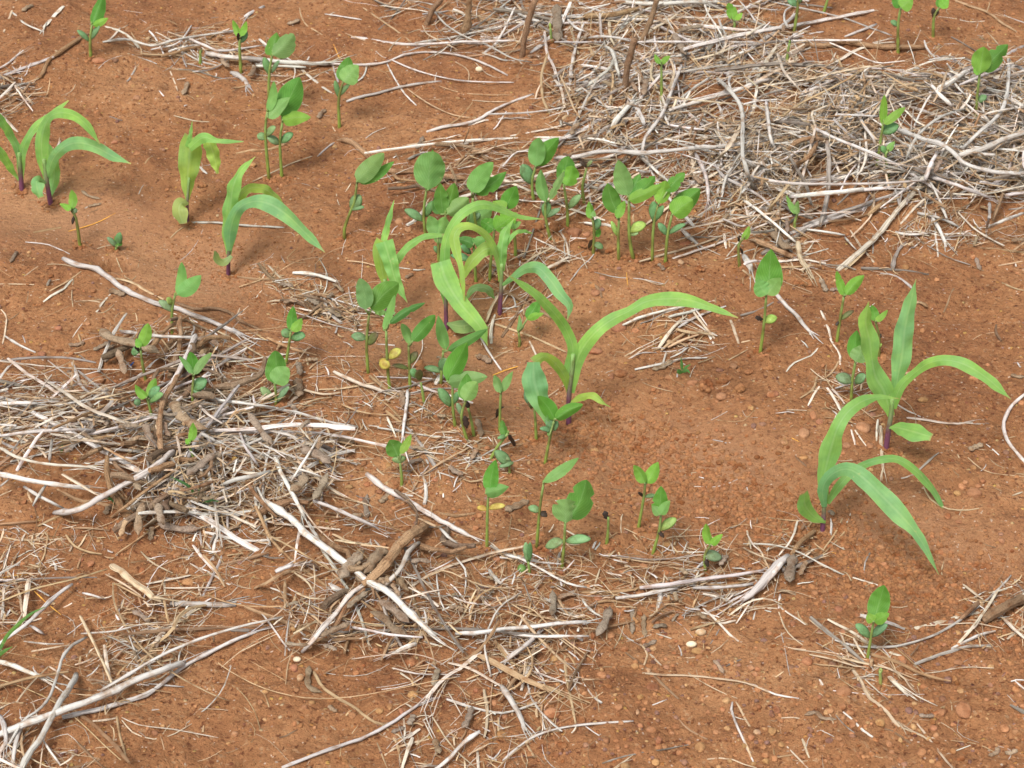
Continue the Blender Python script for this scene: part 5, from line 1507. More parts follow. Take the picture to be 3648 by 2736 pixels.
# pods: lofted with a swelling for every bean
PODC = [(0.25, 0.18, 0.12), (0.22, 0.16, 0.105), (0.28, 0.205, 0.14), (0.23, 0.18, 0.135), (0.21, 0.165, 0.125)]
def pod_mesh(mb, P, r, tint, beans):
    n = 22; Q = [V(q) for q in catmull(P, n)]
    ra, rb = [], []
    for i in range(n + 1):
        u = i / n
        env = min(1, (u / .12) ** .7 if u < .12 else 1) * (min(1, ((1 - u) / .16)) ** .8 if u > .84 else 1)
        b = .85 + .15 * math.cos(2 * math.pi * beans * (u - .5) + (math.pi if beans % 2 == 0 else 0))
        a = max(.08, env) * b * r * random.uniform(.95, 1.05)
        ra.append(a); rb.append(a * random.uniform(.48, .60))
        Q[i] += V((random.uniform(-1, 1), random.uniform(-1, 1), random.uniform(-.5, .5))) * r * .06
    loft(mb, Q, ra, rb, 10, tint, voff=random.random())

PODS = {'10': [(92, "largest fuzzy grey-brown pod at the top of the pod heap", (790, 1150), (880, 1225), (1060, 1270), (1170, 1310), (1268, 1345)), (48, 0, (735, 1322), (800, 1290), (865, 1255)), (58, 0, (828, 1415), (850, 1340), (890, 1275)), (60, "slim pod standing upright beside the blue scrap", (985, 1510), (960, 1420), (925, 1310)), (58, 0, (1550, 1228), (1640, 1235), (1728, 1278)), (66, "grey shrivelled pod under the grey branched stick", (855, 845), (910, 860), (980, 890)), (44, 0, (535, 1275), (600, 1280), (670, 1255)), (30, 0, (640, 60), (700, 105), (800, 130)), (34, 0, (690, 190), (750, 175), (800, 165)), (36, 0, (80, 630), (110, 580), (135, 540)), (40, 0, (530, 1480), (580, 1520), (615, 1535))],
 '20': [(108, "big curved two-bean pod beside the upright brown stalk", (1370, 280), (1410, 380), (1520, 470), (1640, 505)), (70, 0, (1150, 455), (1165, 540), (1225, 650)), (46, 0, (1225, 340), (1330, 392), (1470, 360), (1600, 275)), (82, "fat level pod at the foot of the pod heap", (1240, 1250), (1400, 1290), (1580, 1290)), (72, 0, (1130, 1080), (1095, 1200), (1088, 1340)), (70, 0, (1245, 1095), (1265, 1200), (1300, 1255)), (52, 0, (1200, 1270), (1190, 1330), (1185, 1385)), (80, "long pod slanting beside the small folded-leaf soybean", (1470, 870), (1590, 780), (1700, 690)), (58, 0, (930, 490), (1010, 475), (1100, 480)), (50, 0, (985, 620), (1050, 590), (1115, 555)), (66, "grey-tipped pod hanging from a stalk in thin litter", (1955, 370), (2050, 510), (2145, 630)), (56, 0, (1000, 880), (1060, 930), (1110, 990)), (50, 0, (1590, 1050), (1650, 1050), (1750, 1000)), (54, 0, (830, 1180), (850, 1130), (890, 1100)), (46, 0, (1290, 440), (1310, 520), (1340, 560))],
 '21': [(96, "split grey pod showing a yellow bean", (370, 660), (480, 690), (620, 775)), (88, 0, (300, 990), (390, 930), (405, 855)), (80, "pod with a round grey end on bare soil", (630, 555), (720, 590), (808, 612)), (112, "stout grey pod in the brush of roots", (690, 1680), (770, 1560), (870, 1475)), (118, "fat brown pod beside the thickest root", (880, 1640), (960, 1530), (1050, 1440)), (66, 0, (480, 1060), (545, 950), (595, 845)), (52, 0, (905, 1205), (890, 1100), (905, 1015)), (58, 0, (1005, 1085), (1040, 1050), (1085, 1005)), (78, "dark mottled pod beside the yellow-cotyledon soybean", (1985, 1145), (2080, 1110), (2180, 1065)), (54, 0, (1765, 420), (1790, 500), (1800, 570)), (56, 0, (1545, 795), (1600, 840), (1660, 865)), (54, 0, (1245, 1555), (1320, 1535), (1405, 1555)), (54, 0, (1170, 205), (1185, 270), (1175, 335)), (80, 0, (345, 105), (365, 170), (365, 250)), (46, 0, (280, 290), (320, 330), (350, 370)), (44, 0, (470, 500), (540, 480), (620, 470)), (40, 0, (1450, 390), (1490, 400), (1530, 400)), (50, 0, (1730, 740), (1745, 700), (1770, 660)), (44, 0, (2190, 1130), (2212, 1140), (2240, 1160))],
 '31': [(80, "silver-grey curved pod beneath the brush of roots", (925, 425), (1030, 470), (1110, 560), (1225, 620)), (88, 0, (990, 335), (1100, 400), (1235, 515)), (68, 0, (515, 620), (640, 570), (770, 515)), (40, 0, (245, 670), (340, 685), (450, 690)), (48, 0, (555, 695), (610, 705), (665, 730)), (80, 0, (955, 215), (1020, 185), (1095, 165)), (58, 0, (735, 400), (820, 330), (910, 265)), (60, "thin buried pod on open soil beside the broom of straw", (1425, 1010), (1440, 950), (1460, 870)), (46, 0, (1090, 1375), (1140, 1360), (1200, 1335)), (58, 0, (1225, 1320), (1250, 1280), (1275, 1235)), (60, "upturned pod half standing in the open soil", (1650, 1345), (1690, 1290), (1730, 1170)), (58, 0, (1435, 1425), (1450, 1480), (1475, 1545)), (56, "bent pod with a raised tail near the two round seeds", (445, 850), (440, 1010), (550, 1065)), (46, 0, (600, 1165), (630, 1195), (665, 1215)), (52, 0, (1550, 400), (1600, 390), (1660, 430)), (56, 0, (750, 110), (800, 60), (860, 20)), (46, 0, (1090, 190), (1120, 240), (1160, 310))],
 '32': [(78, "flat grey pod standing on edge beside the tangled thin straw", (720, 620), (785, 510), (825, 385)), (44, 0, (1000, 605), (1005, 500), (1005, 395)), (46, 0, (1105, 625), (1090, 540), (1095, 445)), (46, "dark short pod lying near the pale seeds", (1085, 702), (1140, 680), (1195, 650)), (58, 0, (368, 455), (380, 380), (372, 255)), (44, 0, (1690, 60), (1720, 20), (1750, -20)), (40, 0, (1330, 270), (1345, 310), (1350, 340)), (50, 0, (1390, 80), (1410, 110), (1440, 130)), (50, 0, (1500, 430), (1540, 450), (1590, 480))],
 '33': [(44, "twisted empty pod on pebbly soil", (480, 1240), (575, 1220), (625, 1265), (740, 1275)), (84, "speckled tan pod hanging under the straw strip", (365, 195), (370, 100), (400, -10)), (46, 0, (1930, 1560), (1990, 1540), (2010, 1490)), (46, 0, (2060, 1530), (2110, 1540), (2160, 1510)), (44, 0, (1380, 1240), (1440, 1250), (1510, 1245)), (50, 0, (440, 140), (470, 80), (500, 20))],
 '02': [(88, "broad grey pod hanging upright from a stem at the far edge", (405, 30), (410, 150), (415, 335)), (66, "grey pod with a fine tip in the far straw", (1330, 250), (1370, 340), (1425, 430)), (50, 0, (765, 640), (820, 660), (875, 725)), (50, 0, (1350, 245), (1440, 220), (1570, 200)), (44, 0, (985, 630), (1010, 670), (1040, 720)), (56, "dark pod standing by the short stubble stump", (1090, 750), (1100, 690), (1110, 620)), (44, 0, (1200, 130), (1240, 170), (1290, 190)), (48, 0, (520, 1060), (540, 1010), (590, 960)), (52, 0, (1490, 1390), (1520, 1420), (1560, 1450))],
 '13': [(84, "knobbly mottled pod at the edge of the straw mat", (215, 390), (260, 420), (310, 490), (390, 520)), (60, 0, (90, 455), (170, 480), (250, 520)), (50, 0, (600, 750), (630, 800), (655, 860)), (46, 0, (680, 850), (740, 840), (800, 860)), (40, "small pod lying alone on smooth soil", (1835, 590), (1850, 640), (1870, 690)), (46, 0, (2110, 460), (2160, 450), (2230, 450)), (44, 0, (2110, 1510), (2160, 1530), (2220, 1530))],
 '12': [(40, 0, (1200, 640), (1230, 660), (1250, 690)), (60, "half-buried pod under the small straw bundle", (1155, 1470), (1240, 1450), (1320, 1400))],
 '11': [(56, "brown curled pod in the washed-up furrow litter", (430, 920), (470, 930), (520, 960)), (44, 0, (200, 800), (260, 800), (320, 820)), (36, 0, (590, 910), (610, 890), (635, 870)), (44, 0, (600, 1000), (650, 1030), (700, 1060)), (40, 0, (240, 950), (300, 930), (350, 940)), (40, 0, (1200, 745), (1230, 735), (1265, 715)), (70, "dark curled pod between soybean clump and pale straw", (1760, 1370), (1820, 1380), (1880, 1420)), (56, 0, (360, 1420), (370, 1470), (375, 1520)), (48, 0, (430, 1400), (470, 1390), (510, 1400))],
 '01': [(44, 0, (520, 930), (540, 890), (580, 860)), (42, 0, (1290, 1170), (1320, 1130), (1345, 1070)), (46, 0, (270, 190), (320, 170), (370, 150))],
 '00': [(44, 0, (1440, 745), (1465, 690), (1480, 640)), (46, 0, (170, 90), (210, 60), (260, 40)), (46, 0, (1960, 600), (1990, 570), (2010, 510)), (46, 0, (1740, 460), (1770, 500), (1810, 530))],
 '23': [(60, "round-ended pod piece on bare soil beyond the drooping corn leaf", (1780, 670), (1820, 650), (1890, 620)), (90, "tan speckled pod leaning in the small straw heap", (360, 1700), (370, 1600), (400, 1490))]}
for key, lst in PODS.items():
    for w, lab, *pts in lst:
        mx, my = src(key, *pts[len(pts) // 2]); z = zone_at(mx, my)
        k = px2m(hit(mx, my)); r = w * k / 2
        lift = r * .52 + z[2] * random.uniform(.75, 1.05)
        mb = MB(); pod_mesh(mb, [hit(*src(key, *p), lift) for p in pts], r, jit(random.choice(PODC)), random.choice((2, 3, 3)))
        lb = lab or "small dry brown pod " + z[5]
        o = mb.build("dry_pod", M_POD)
        if lab: tag(o, lb, "pod")
        else: later(o, "small dry pod", lb, "pod", "dry pods " + z[5])

# ------------------------------------------------------------------ loose litter, too fine to count
def zsample(z):
    P = ZPX[z[0]]; x0, x1 = min(p[0] for p in P), max(p[0] for p in P); y0, y1 = min(p[1] for p in P), max(p[1] for p in P)
    while True:
        # spread evenly over the ground rather than over the picture
        px, py = random.uniform(x0, x1), random.uniform(y0, y1)
        if not inpoly(px, py, P): continue
        fx, fy = flat(px, py)
        if z[0] != 'all' and random.random() > .12 + 1.5 * (.42 + float(perlin(fx * 7, fy * 7, 31))) : continue
        if z[0] != 'all':
            f = 26 if random.random() < .8 else 90
            px += random.gauss(0, f); py += random.gauss(0, f * .7)
        return px, py

LIT = MB(); PODL = MB()
SPARSE = FURROW
for z in ZONES:
    th = z[2]
    for _ in range(z[3]):
        px, py = zsample(z)
        c = hit(px, py)
        if z[0] == 'all' and random.random() < .75 and float(polydist(np.array(c.x), np.array(c.y), FURROW)) < .11: continue
        u = random.random() * (.74 if z[0] in ('matR', 'matT', 'top', 'topL', 'heapL', 'matM') else 1)
        if z[4] is None or random.random() < .35: a = random.uniform(0, math.pi)
        else: a = math.radians(z[4]) + random.gauss(0, .6)
        if th > .004:
            L = min(.22, max(.010, random.lognormvariate(math.log(.040), .72)))
        else: L = min(.09, max(.008, random.lognormvariate(math.log(.022), .6)))
        if u < .24: kind, r = 'g', min(.0032, .00125 * random.lognormvariate(0, .5))
        elif u < .40: kind, r = 'w', min(.0030, .00095 * random.lognormvariate(0, .55))
        elif u < .72: kind, r = 't', min(.002, .0008 * random.lognormvariate(0, .45))
        elif u < .80: kind, r = 'b', random.uniform(.0010, .0024)
        else: kind, r = 'f', random.uniform(.0003, .0007)
        L *= .75 + r / .0022
        if kind == 'f': L *= 1.5
        r *= min(1, .55 + L / .10)
        if th < .009: L = min(L, .085 if kind != 'f' else .12)
        lift = th * .72 * random.random() ** 1.4 + r * (.5 if th > .004 else random.uniform(-.1, .4))
        d = V((math.cos(a), math.sin(a), 0)); s = V((-d.y, d.x, 0))
        bow = random.gauss(0, .055 if kind != 'f' else .20) * L
        t0 = random.gauss(0, .010) * (1 if th > .008 else .15)
        P = []
        for q, bq in ((-.5, 0), (-.17, .85), (.17, .95), (.5, 0)):
            p = c + d * (q * L) + s * (bow * bq)
            zz = H(p.x, p.y) + max(r * (.45 if th > .004 else .1), lift + t0 * q * 2)
            P.append(V((p.x, p.y, zz)))
        tn = jit(random.choice(STC[kind]), .2)
        Q = straw_mesh(LIT, P, r, kind, 6 if r > .0014 else 4, tint=tn, wob=.22, taper=random.uniform(.5, .95))
        if kind in 'gwt' and r > .0013 and random.random() < .6:      # split, frayed end
            T = (Q[-1] - Q[-2]).normalized(); S = T.cross(UP).normalized()
            for _k in range(random.choice((2, 3))):
                st = Q[-2] + S * random.uniform(-.6, .6) * r
                en = st + T * random.uniform(.008, .026) + S * random.gauss(0, .0045) + UP * random.gauss(0, .0012)
                en.z = max(en.z, H(en.x, en.y) + .0006)
                rr = r * random.uniform(.15, .35)
                loft(LIT, [st, (st + en) / 2 + S * random.gauss(0, .001), en], [rr, rr, rr * .4], [rr * .5] * 3, 4, jit(STC['w'][1]), cap=False, voff=random.random() * 9)
    # dry leaf flakes, pod shells
    for _ in range(int(z[3] * .08)):
        px, py = zsample(z); c = hit(px, py); L = random.uniform(.008, .026)
        if z[0] == 'all' and random.random() < .8: continue
        a = random.uniform(0, 6.28); d = V((math.cos(a), math.sin(a), random.uniform(-.3, .5) if th > .004 else 0)) * L
        lift = th * random.random() + .002
        P = [c + UP * lift - d / 2, c + UP * (lift + .002), c + UP * lift + d / 2]
        pod_mesh(PODL, P, random.uniform(.0016, .0034), jit(random.choice(PODC + [STC['t'][1], STC['t'][3]])), 2)
FINE = dict(matR=1100, matT=800, top=450, topL=160, edge=60, mid=260, matM=420, right=220, heapL=700, pods=420, midL=300, diag=380, diag2=380, strip=300, cornerL=450, botM=200, bed=240, lone=60, rite=60, knot=40, lit2=160, lit3=160, cornB=80, lit4=60, all=450)
for z in ZONES:      # chaff and wisps
    th = z[2]
    for _ in range(FINE[z[0]]):
        px, py = zsample(z); c = hit(px, py)
        wisp = random.random() < .45
        L = random.uniform(.02, .07) if wisp else random.uniform(.005, .022)
        r = random.uniform(.00018, .0004) if wisp else random.uniform(.0004, .0011)
        a = random.uniform(0, math.pi); d = V((math.cos(a), math.sin(a), 0)); s = V((-d.y, d.x, 0))
        lift = th * .9 * random.random() + r * .6; bow = random.gauss(0, .22 if wisp else .05) * L; ti = random.gauss(0, .12) * L * (1 if th > .004 else .1)
        P = []
        for q, bq in ((-.5, 0), (-.18, .8), (.15, 1), (.5, random.uniform(-.6, .4))):
            p = c + d * (q * L) + s * (bow * bq); P.append(V((p.x, p.y, H(p.x, p.y) + max(r * .4, lift + ti * q))))
        Q = [V(v) for v in catmull(P, 5 if wisp else 3)]; m_ = len(Q)
        loft(LIT, Q, [r] * (m_ - 1) + [r * .4], [r * (.8 if wisp else .3)] * m_, 3 if wisp else 4, jit(random.choice(STC['f'] + STC['t'] + STC['g'][:3] + STC['b'] + STC['w'][:1]), .2), cap=False, voff=random.random() * 9)
lo = LIT.build("straw_litter", M_STRAW, smooth=False); lo["kind"] = "stuff"; lo["label"] = "loose litter of fine grey and tan straw over the soil"; lo["category"] = "straw litter"
po = PODL.build("pod_litter", M_POD); po["kind"] = "stuff"; po["label"] = "crushed bits of dry pod and leaf among the straw"; po["category"] = "litter"

# ------------------------------------------------------------------ stones, clods, seeds, scraps
STONEC = {'o': (0.36, 0.16, 0.075), 'y': (0.43, 0.25, 0.095), 'p': (0.185, 0.105, 0.09), 'r': (0.29, 0.11, 0.065), 't': (0.37, 0.20, 0.11), 'c': (0.52, 0.38, 0.25)}
SDESC = {'o': "orange-brown", 'y': "yellow", 'p': "dark purple", 'r': "rusty red", 't': "tan", 'c': "cream"}
ST = {'20': [(740, 120, 175, 110, 'o', "large orange stone partly sunk in soil above the straw heap"), (1210, 1370, 70, 44, 'o'), (1400, 1500, 70, 40, 't'), (710, 1570, 60, 50, 'o'), (500, 1390, 36, 30, 'p'), (1020, 130, 70, 60, 't')],
 '10': [(1265, 1050, 44, 38, 'o'), (970, 1035, 46, 34, 'y'), (565, 1445, 48, 50, 'y'), (330, 1460, 80, 34, 'p'), (300, 1270, 60, 30, 'y'), (225, 1360, 50, 36, 'r'), (330, 1355, 70, 50, 'r'), (460, 1150, 60, 44, 'r'), (465, 960, 40, 30, 'y'), (1190, 1120, 60, 40, 'o'), (1330, 1120, 50, 36, 'o'), (1865, 1460, 66, 40, 'r'), (1595, 1115, 46, 36, 'o'), (620, 1280, 30, 20, 't')],
 '00': [(775, 480, 130, 52, 'r', "flat red stone at the foot of the far soybean seedling"), (905, 480, 60, 40, 'p'), (1050, 680, 42, 40, 'y'), (990, 880, 68, 46, 'y'), (730, 690, 30, 22, 'y'), (1160, 550, 60, 36, 'r'), (1075, 780, 70, 56, 't'), (905, 1125, 60, 40, 'r'), (1285, 1180, 44, 30, 'p'), (1990, 1300, 60, 50, 'y'), (1720, 1425, 40, 26, 'p'), (280, 910, 36, 28, 'y'), (1150, 690, 20, 18, 'c'), (1235, 1110, 60, 30, 'o'), (1080, 1210, 60, 40, 'o'), (700, 880, 46, 30, 'r')],
 '11': [(1155, 310, 66, 64, 't', "rounded tan stone behind the tip of the folded corn leaf"), (1215, 275, 66, 50, 'r'), (1225, 375, 60, 44, 't'), (1145, 530, 44, 28, 'p'), (1240, 440, 50, 36, 'o'), (950, 410, 60, 36, 'o')],
 '12': [(545, 410, 140, 100, 'r', "big reddish clod-like stone before the soil clods"), (640, 410, 70, 50, 'r'), (1420, 487, 100, 42, 'r', "flat rusty stone beside the end of the crowded row"), (1380, 630, 56, 48, 'c'), (690, 815, 60, 44, 'y'), (710, 870, 90, 60, 'r'), (765, 760, 60, 44, 'r'), (1095, 1055, 36, 30, 'y'), (900, 1150, 130, 90, 'r'), (1020, 1170, 80, 44, 'o'), (1455, 1285, 60, 56, 'o'), (1020, 870, 80, 40, 'r'), (745, 665, 40, 28, 'r'), (705, 1330, 120, 70, 'r'), (795, 945, 30, 22, 'p'), (500, 760, 60, 40, 't'), (920, 1500, 110, 60, 'o'), (1000, 1530, 60, 40, 'o'), (840, 1530, 50, 60, 'r'), (1300, 1540, 90, 50, 'o'), (1690, 1480, 60, 36, 'p'), (1800, 1450, 70, 50, 't'), (1480, 1580, 110, 50, 'o')],
 '13': [(1280, 670, 58, 60, 'y', "yellow stone near the foot of the bleached stalk"), (1430, 580, 36, 26, 'y'), (1310, 820, 40, 34, 'c'), (520, 1335, 36, 26, 'p'), (690, 1290, 30, 26, 'y'), (1820, 1540, 90, 44, 'o'), (1435, 975, 36, 26, 't'), (1800, 595, 30, 24, 'p')],
 '22': [(910, 70, 110, 70, 'o'), (1700, 250, 90, 60, 't', "round tan stone with a smaller orange one in crumbly soil"), (1665, 290, 36, 30, 'o'), (2100, 235, 90, 50, 'o'), (1935, 340, 50, 44, 'y'), (2200, 615, 66, 50, 'y', "yellow stone on smooth soil beside the straight-leaved corn"), (705, 675, 90, 40, 'y'), (790, 700, 46, 44, 'o'), (1420, 450, 70, 40, 't'), (2030, 470, 60, 34, 'p'), (1540, 1160, 60, 34, 'y'), (350, 1500, 70, 50, 'r'), (410, 1510, 66, 40, 't'), (970, 1530, 60, 50, 'y'), (1275, 1420, 90, 50, 'y'), (1080, 1520, 80, 46, 'o'), (1090, 1590, 76, 50, 'o'), (950, 1640, 110, 40, 'o'), (440, 1630, 50, 46, 'r'), (240, 1520, 56, 40, 'o'), (80, 790, 56, 96, 'o', "round orange stone beside the curled emerging seedling"), (1100, 1375, 50, 40, 'o'), (950, 1320, 44, 30, 'p'), (1180, 1265, 60, 30, 't'), (1050, 1100, 50, 26, 'p'), (660, 825, 36, 28, 'p'), (1800, 1460, 40, 40, 'o')],
 '21': [(875, 775, 52, 60, 'o', "salmon orange stone on bare soil behind the long white stalk"), (810, 760, 54, 36, 'o'), (755, 750, 50, 44, 'r'), (1545, 1065, 76, 60, 'o'), (1475, 1070, 56, 56, 'o'), (1005, 1000, 60, 56, 'r'), (855, 1055, 56, 44, 'r'), (780, 1105, 46, 34, 'o'), (1785, 1185, 60, 50, 'o'), (1615, 1250, 50, 36, 'o'), (1630, 965, 36, 28, 'o'), (840, 290, 70, 40, 'r'), (1465, 1490, 80, 60, 'o'), (1490, 395, 60, 44, 't'), (1925, 1530, 66, 50, 'r'), (610, 1335, 80, 46, 'o'), (500, 1250, 60, 40, 'y'), (1740, 1030, 36, 30, 'p'), (1440, 910, 60, 30, 'r'), (1330, 1000, 50, 40, 't'), (1110, 1130, 40, 30, 'o')],
 '23': [(940, 500, 118, 110, 't', "largest round tan stone at the foot of the two-leaved corn"), (478, 540, 98, 96, 't', "round tan stone beside the upright corn leaf base"), (320, 615, 60, 56, 't'), (815, 640, 70, 56, 't'), (475, 730, 80, 40, 'y'), (1820, 1020, 124, 92, 'o', "big orange stone among pebbles beyond the drooping corn leaf"), (1725, 960, 66, 56, 'o'), (1685, 1015, 66, 46, 'y'), (1445, 955, 46, 46, 'y'), (1165, 900, 44, 38, 'p'), (1890, 915, 56, 50, 'o'), (1750, 915, 50, 40, 'o'), (1850, 955, 56, 44, 'o'), (1415, 275, 90, 48, 'y'), (1535, 395, 56, 50, 'y'), (1820, 405, 50, 30, 'o'), (1020, 395, 60, 40, 'p'), (1610, 620, 50, 40, 'o'), (1610, 1190, 60, 60, 'o'), (1700, 1240, 50, 44, 'o'), (1085, 1440, 60, 54, 'o'), (2035, 1390, 60, 50, 't'), (2030, 1335, 46, 30, 'p'), (550, 400, 60, 100, 'o'), (600, 450, 60, 50, 'r'), (150, 470, 60, 36, 'p'), (60, 340, 50, 50, 'y'), (895, 700, 36, 44, 'o'), (1000, 640, 60, 70, 'o'), (1815, 810, 50, 44, 'y'), (1260, 270, 60, 30, 'o'), (1350, 1255, 50, 30, 't'), (2190, 300, 60, 44, 'o'), (2070, 690, 50, 40, 'p'), (1880, 745, 50, 44, 'o'), (240, 230, 90, 50, 'r'), (1370, 540, 40, 30, 'o')],
 '31': [(325, 870, 66, 56, 'r'), (30, 990, 36, 24, 'y'), (225, 965, 26, 36, 'y'), (345, 1040, 50, 50, 'o'), (100, 1060, 60, 36, 'y'), (470, 1140, 60, 36, 'y'), (615, 1130, 66, 36, 'y'), (410, 1180, 50, 36, 'o'), (1240, 830, 110, 70, 'o'), (1260, 1085, 96, 60, 'y'), (1080, 1180, 50, 60, 'y'), (1000, 1210, 70, 44, 'y'), (1175, 1215, 56, 56, 'r'), (785, 1245, 66, 50, 'o'), (1955, 1405, 106, 70, 'y', "big yellow-orange stone beside the fan of fibres"), (1905, 1145, 66, 56, 'o'), (1990, 1255, 60, 46, 't'), (970, 735, 60, 44, 'o'), (1195, 685, 50, 40, 'o'), (120, 710, 36, 24, 'p'), (1085, 1140, 36, 26, 'p'), (1160, 1450, 46, 36, 'y'), (2100, 680, 60, 40, 'o'), (1760, 1050, 44, 36, 'r'), (60, 1140, 50, 36, 'o'), (1360, 345, 44, 36, 'y')],
 '30': [(1480, 200, 110, 70, 'y'), (1510, 315, 70, 34, 'o'), (715, 50, 60, 60, 'o'), (1120, 110, 60, 60, 'o'), (2020, 990, 40, 30, 'y'), (2090, 1060, 60, 36, 'y'), (1850, 1395, 60, 44, 't'), (1220, 1385, 60, 44, 'r'), (2060, 950, 40, 50, 'o'), (2110, 705, 36, 26, 'p'), (2050, 1140, 44, 44, 'o'), (640, 20, 50, 36, 'r'), (1800, 1465, 40, 30, 'y'), (700, 850, 50, 30, 't')],
 '32': [(1520, 745, 110, 64, 'y', "flat olive-yellow stone touching the two pale seeds"), (735, 325, 76, 60, 'r'), (825, 615, 80, 52, 'o', "orange stone beside the edgewise grey pod"), (1020, 860, 66, 50, 'y'), (1125, 890, 44, 36, 'c'), (1165, 1030, 104, 76, 'r', "rusty red stone above the yellow pebble"), (1065, 1100, 56, 40, 'y'), (1270, 870, 56, 44, 't'), (1535, 1500, 86, 86, 'y', "brightest yellow-orange stone on the pebbly soil"), (370, 1230, 140, 80, 'o', "broad brown-orange stone beside the crossed straw"), (300, 1130, 50, 60, 'y'), (330, 910, 60, 50, 'y'), (1185, 1615, 66, 56, 'y'), (635, 1480, 56, 40, 'p'), (1345, 1265, 40, 36, 'p'), (1200, 1285, 40, 30, 'p'), (1985, 1380, 60, 44, 'c'), (2110, 1375, 60, 60, 'y'), (1940, 1420, 56, 50, 'o'), (2140, 1210, 60, 60, 'r'), (2100, 1240, 50, 40, 'p'), (930, 170, 60, 60, 'o'), (975, 190, 60, 44, 'y'), (1100, 155, 60, 40, 'y'), (480, 1080, 50, 36, 'p'), (895, 1180, 70, 56, 'o'), (1415, 1615, 56, 46, 'p'), (1250, 1490, 56, 50, 'o'), (800, 1440, 60, 56, 'o'), (1210, 1440, 66, 60, 'r'), (1940, 865, 66, 50, 't'), (680, 730, 32, 30, 'p'), (1830, 910, 26, 36, 'p'), (1400, 1020, 36, 30, 'p'), (1840, 850, 40, 30, 'p'), (885, 1040, 36, 34, 'y'), (1040, 1220, 36, 50, 'c'), (1140, 1360, 60, 50, 't'), (130, 790, 60, 44, 'y'), (415, 1005, 50, 36, 'y'), (1440, 1460, 60, 40, 'o'), (1660, 1380, 60, 40, 'o'), (2040, 1350, 40, 30, 'y'), (1970, 920, 50, 34, 't'), (390, 800, 80, 56, 'y'), (760, 930, 80, 60, 'o'), (1060, 1330, 60, 44, 'o'), (650, 230, 60, 40, 'o'), (1370, 1540, 60, 40, 'o'), (2050, 1560, 60, 50, 'o')],
 '33': [(1735, 1205, 130, 130, 'o', "largest brown-orange stone on the pebbly soil beyond the lone seedling"), (860, 1310, 66, 66, 'o'), (1075, 1305, 80, 80, 'y'), (965, 1345, 28, 36, 'y'), (840, 1225, 80, 50, 'o'), (1195, 1210, 66, 66, 'r'), (1555, 1225, 90, 60, 'o', "orange stone beside the biggest brown-orange stone"), (1570, 1115, 56, 50, 'p'), (225, 1370, 60, 60, 'y'), (105, 1380, 60, 44, 'c'), (300, 1475, 56, 44, 'y'), (1150, 1470, 56, 50, 'o'), (1405, 1530, 80, 70, 'o'), (180, 1610, 66, 50, 'y'), (1270, 1630, 60, 44, 'p'), (60, 865, 56, 50, 't'), (375, 865, 60, 36, 'p'), (265, 1195, 60, 56, 'r'), (225, 1240, 50, 40, 'p'), (535, 1365, 40, 40, 'p'), (790, 1060, 130, 80, 'o'), (750, 410, 66, 50, 'r'), (905, 455, 60, 40, 'o'), (390, 525, 66, 46, 'r'), (800, 300, 46, 36, 'o'), (1110, 55, 50, 36, 'o'), (1665, 955, 50, 44, 'y'), (1260, 825, 60, 44, 'r'), (510, 820, 110, 70, 'o'), (1690, 830, 80, 50, 'o'), (700, 845, 60, 50, 'p'), (1500, 1345, 60, 44, 'r'), (780, 590, 60, 50, 'r'), (560, 280, 60, 46, 'o'), (1690, 595, 60, 40, 'y'), (1120, 735, 60, 30, 'o'), (1950, 1010, 50, 40, 'p'), (120, 80, 60, 40, 'o'), (720, 930, 50, 40, 'o'), (860, 1410, 56, 36, 'p'), (2060, 1350, 80, 70, 'o'), (2200, 1170, 50, 30, 'o'), (1290, 420, 50, 30, 'r'), (1580, 690, 46, 34, 'r'), (2180, 1090, 40, 40, 'o'), (600, 1100, 50, 40, 'r'), (300, 1290, 40, 36, 'o'), (1240, 1600, 60, 50, 'o'), (620, 1500, 50, 40, 't')]}
NST = 0
for key, lst in ST.items():
    for s_ in lst:
        x, y, w, h, ck = s_[:5]
        c = hit(*src(key, x, y)); k = px2m(c)
        rx = w * k / 2; ry = max(h * k / 2 / .72, rx * .6); rz = min(rx, ry) * .62
        mb = MB(); lump(mb, (c.x, c.y, c.z + rz * .08), rx, ry, rz, jit(tuple((.45 * a_ + .55 * b_) * .95 for a_, b_ in zip(STONEC[ck], (0.315, 0.16, 0.08))), .18), 2, .25, rz_ang=random.uniform(-.3, .3))
        o = mb.build("pebble", M_STONE); NST += 1
        lb = s_[5] if len(s_) > 5 else "small " + SDESC[ck] + " pebble half sunk in the soil"
        if len(s_) > 5: tag(o, lb, "stone")
        else: later(o, "small " + SDESC[ck] + " pebble", lb, "stone", SDESC[ck] + " pebbles")

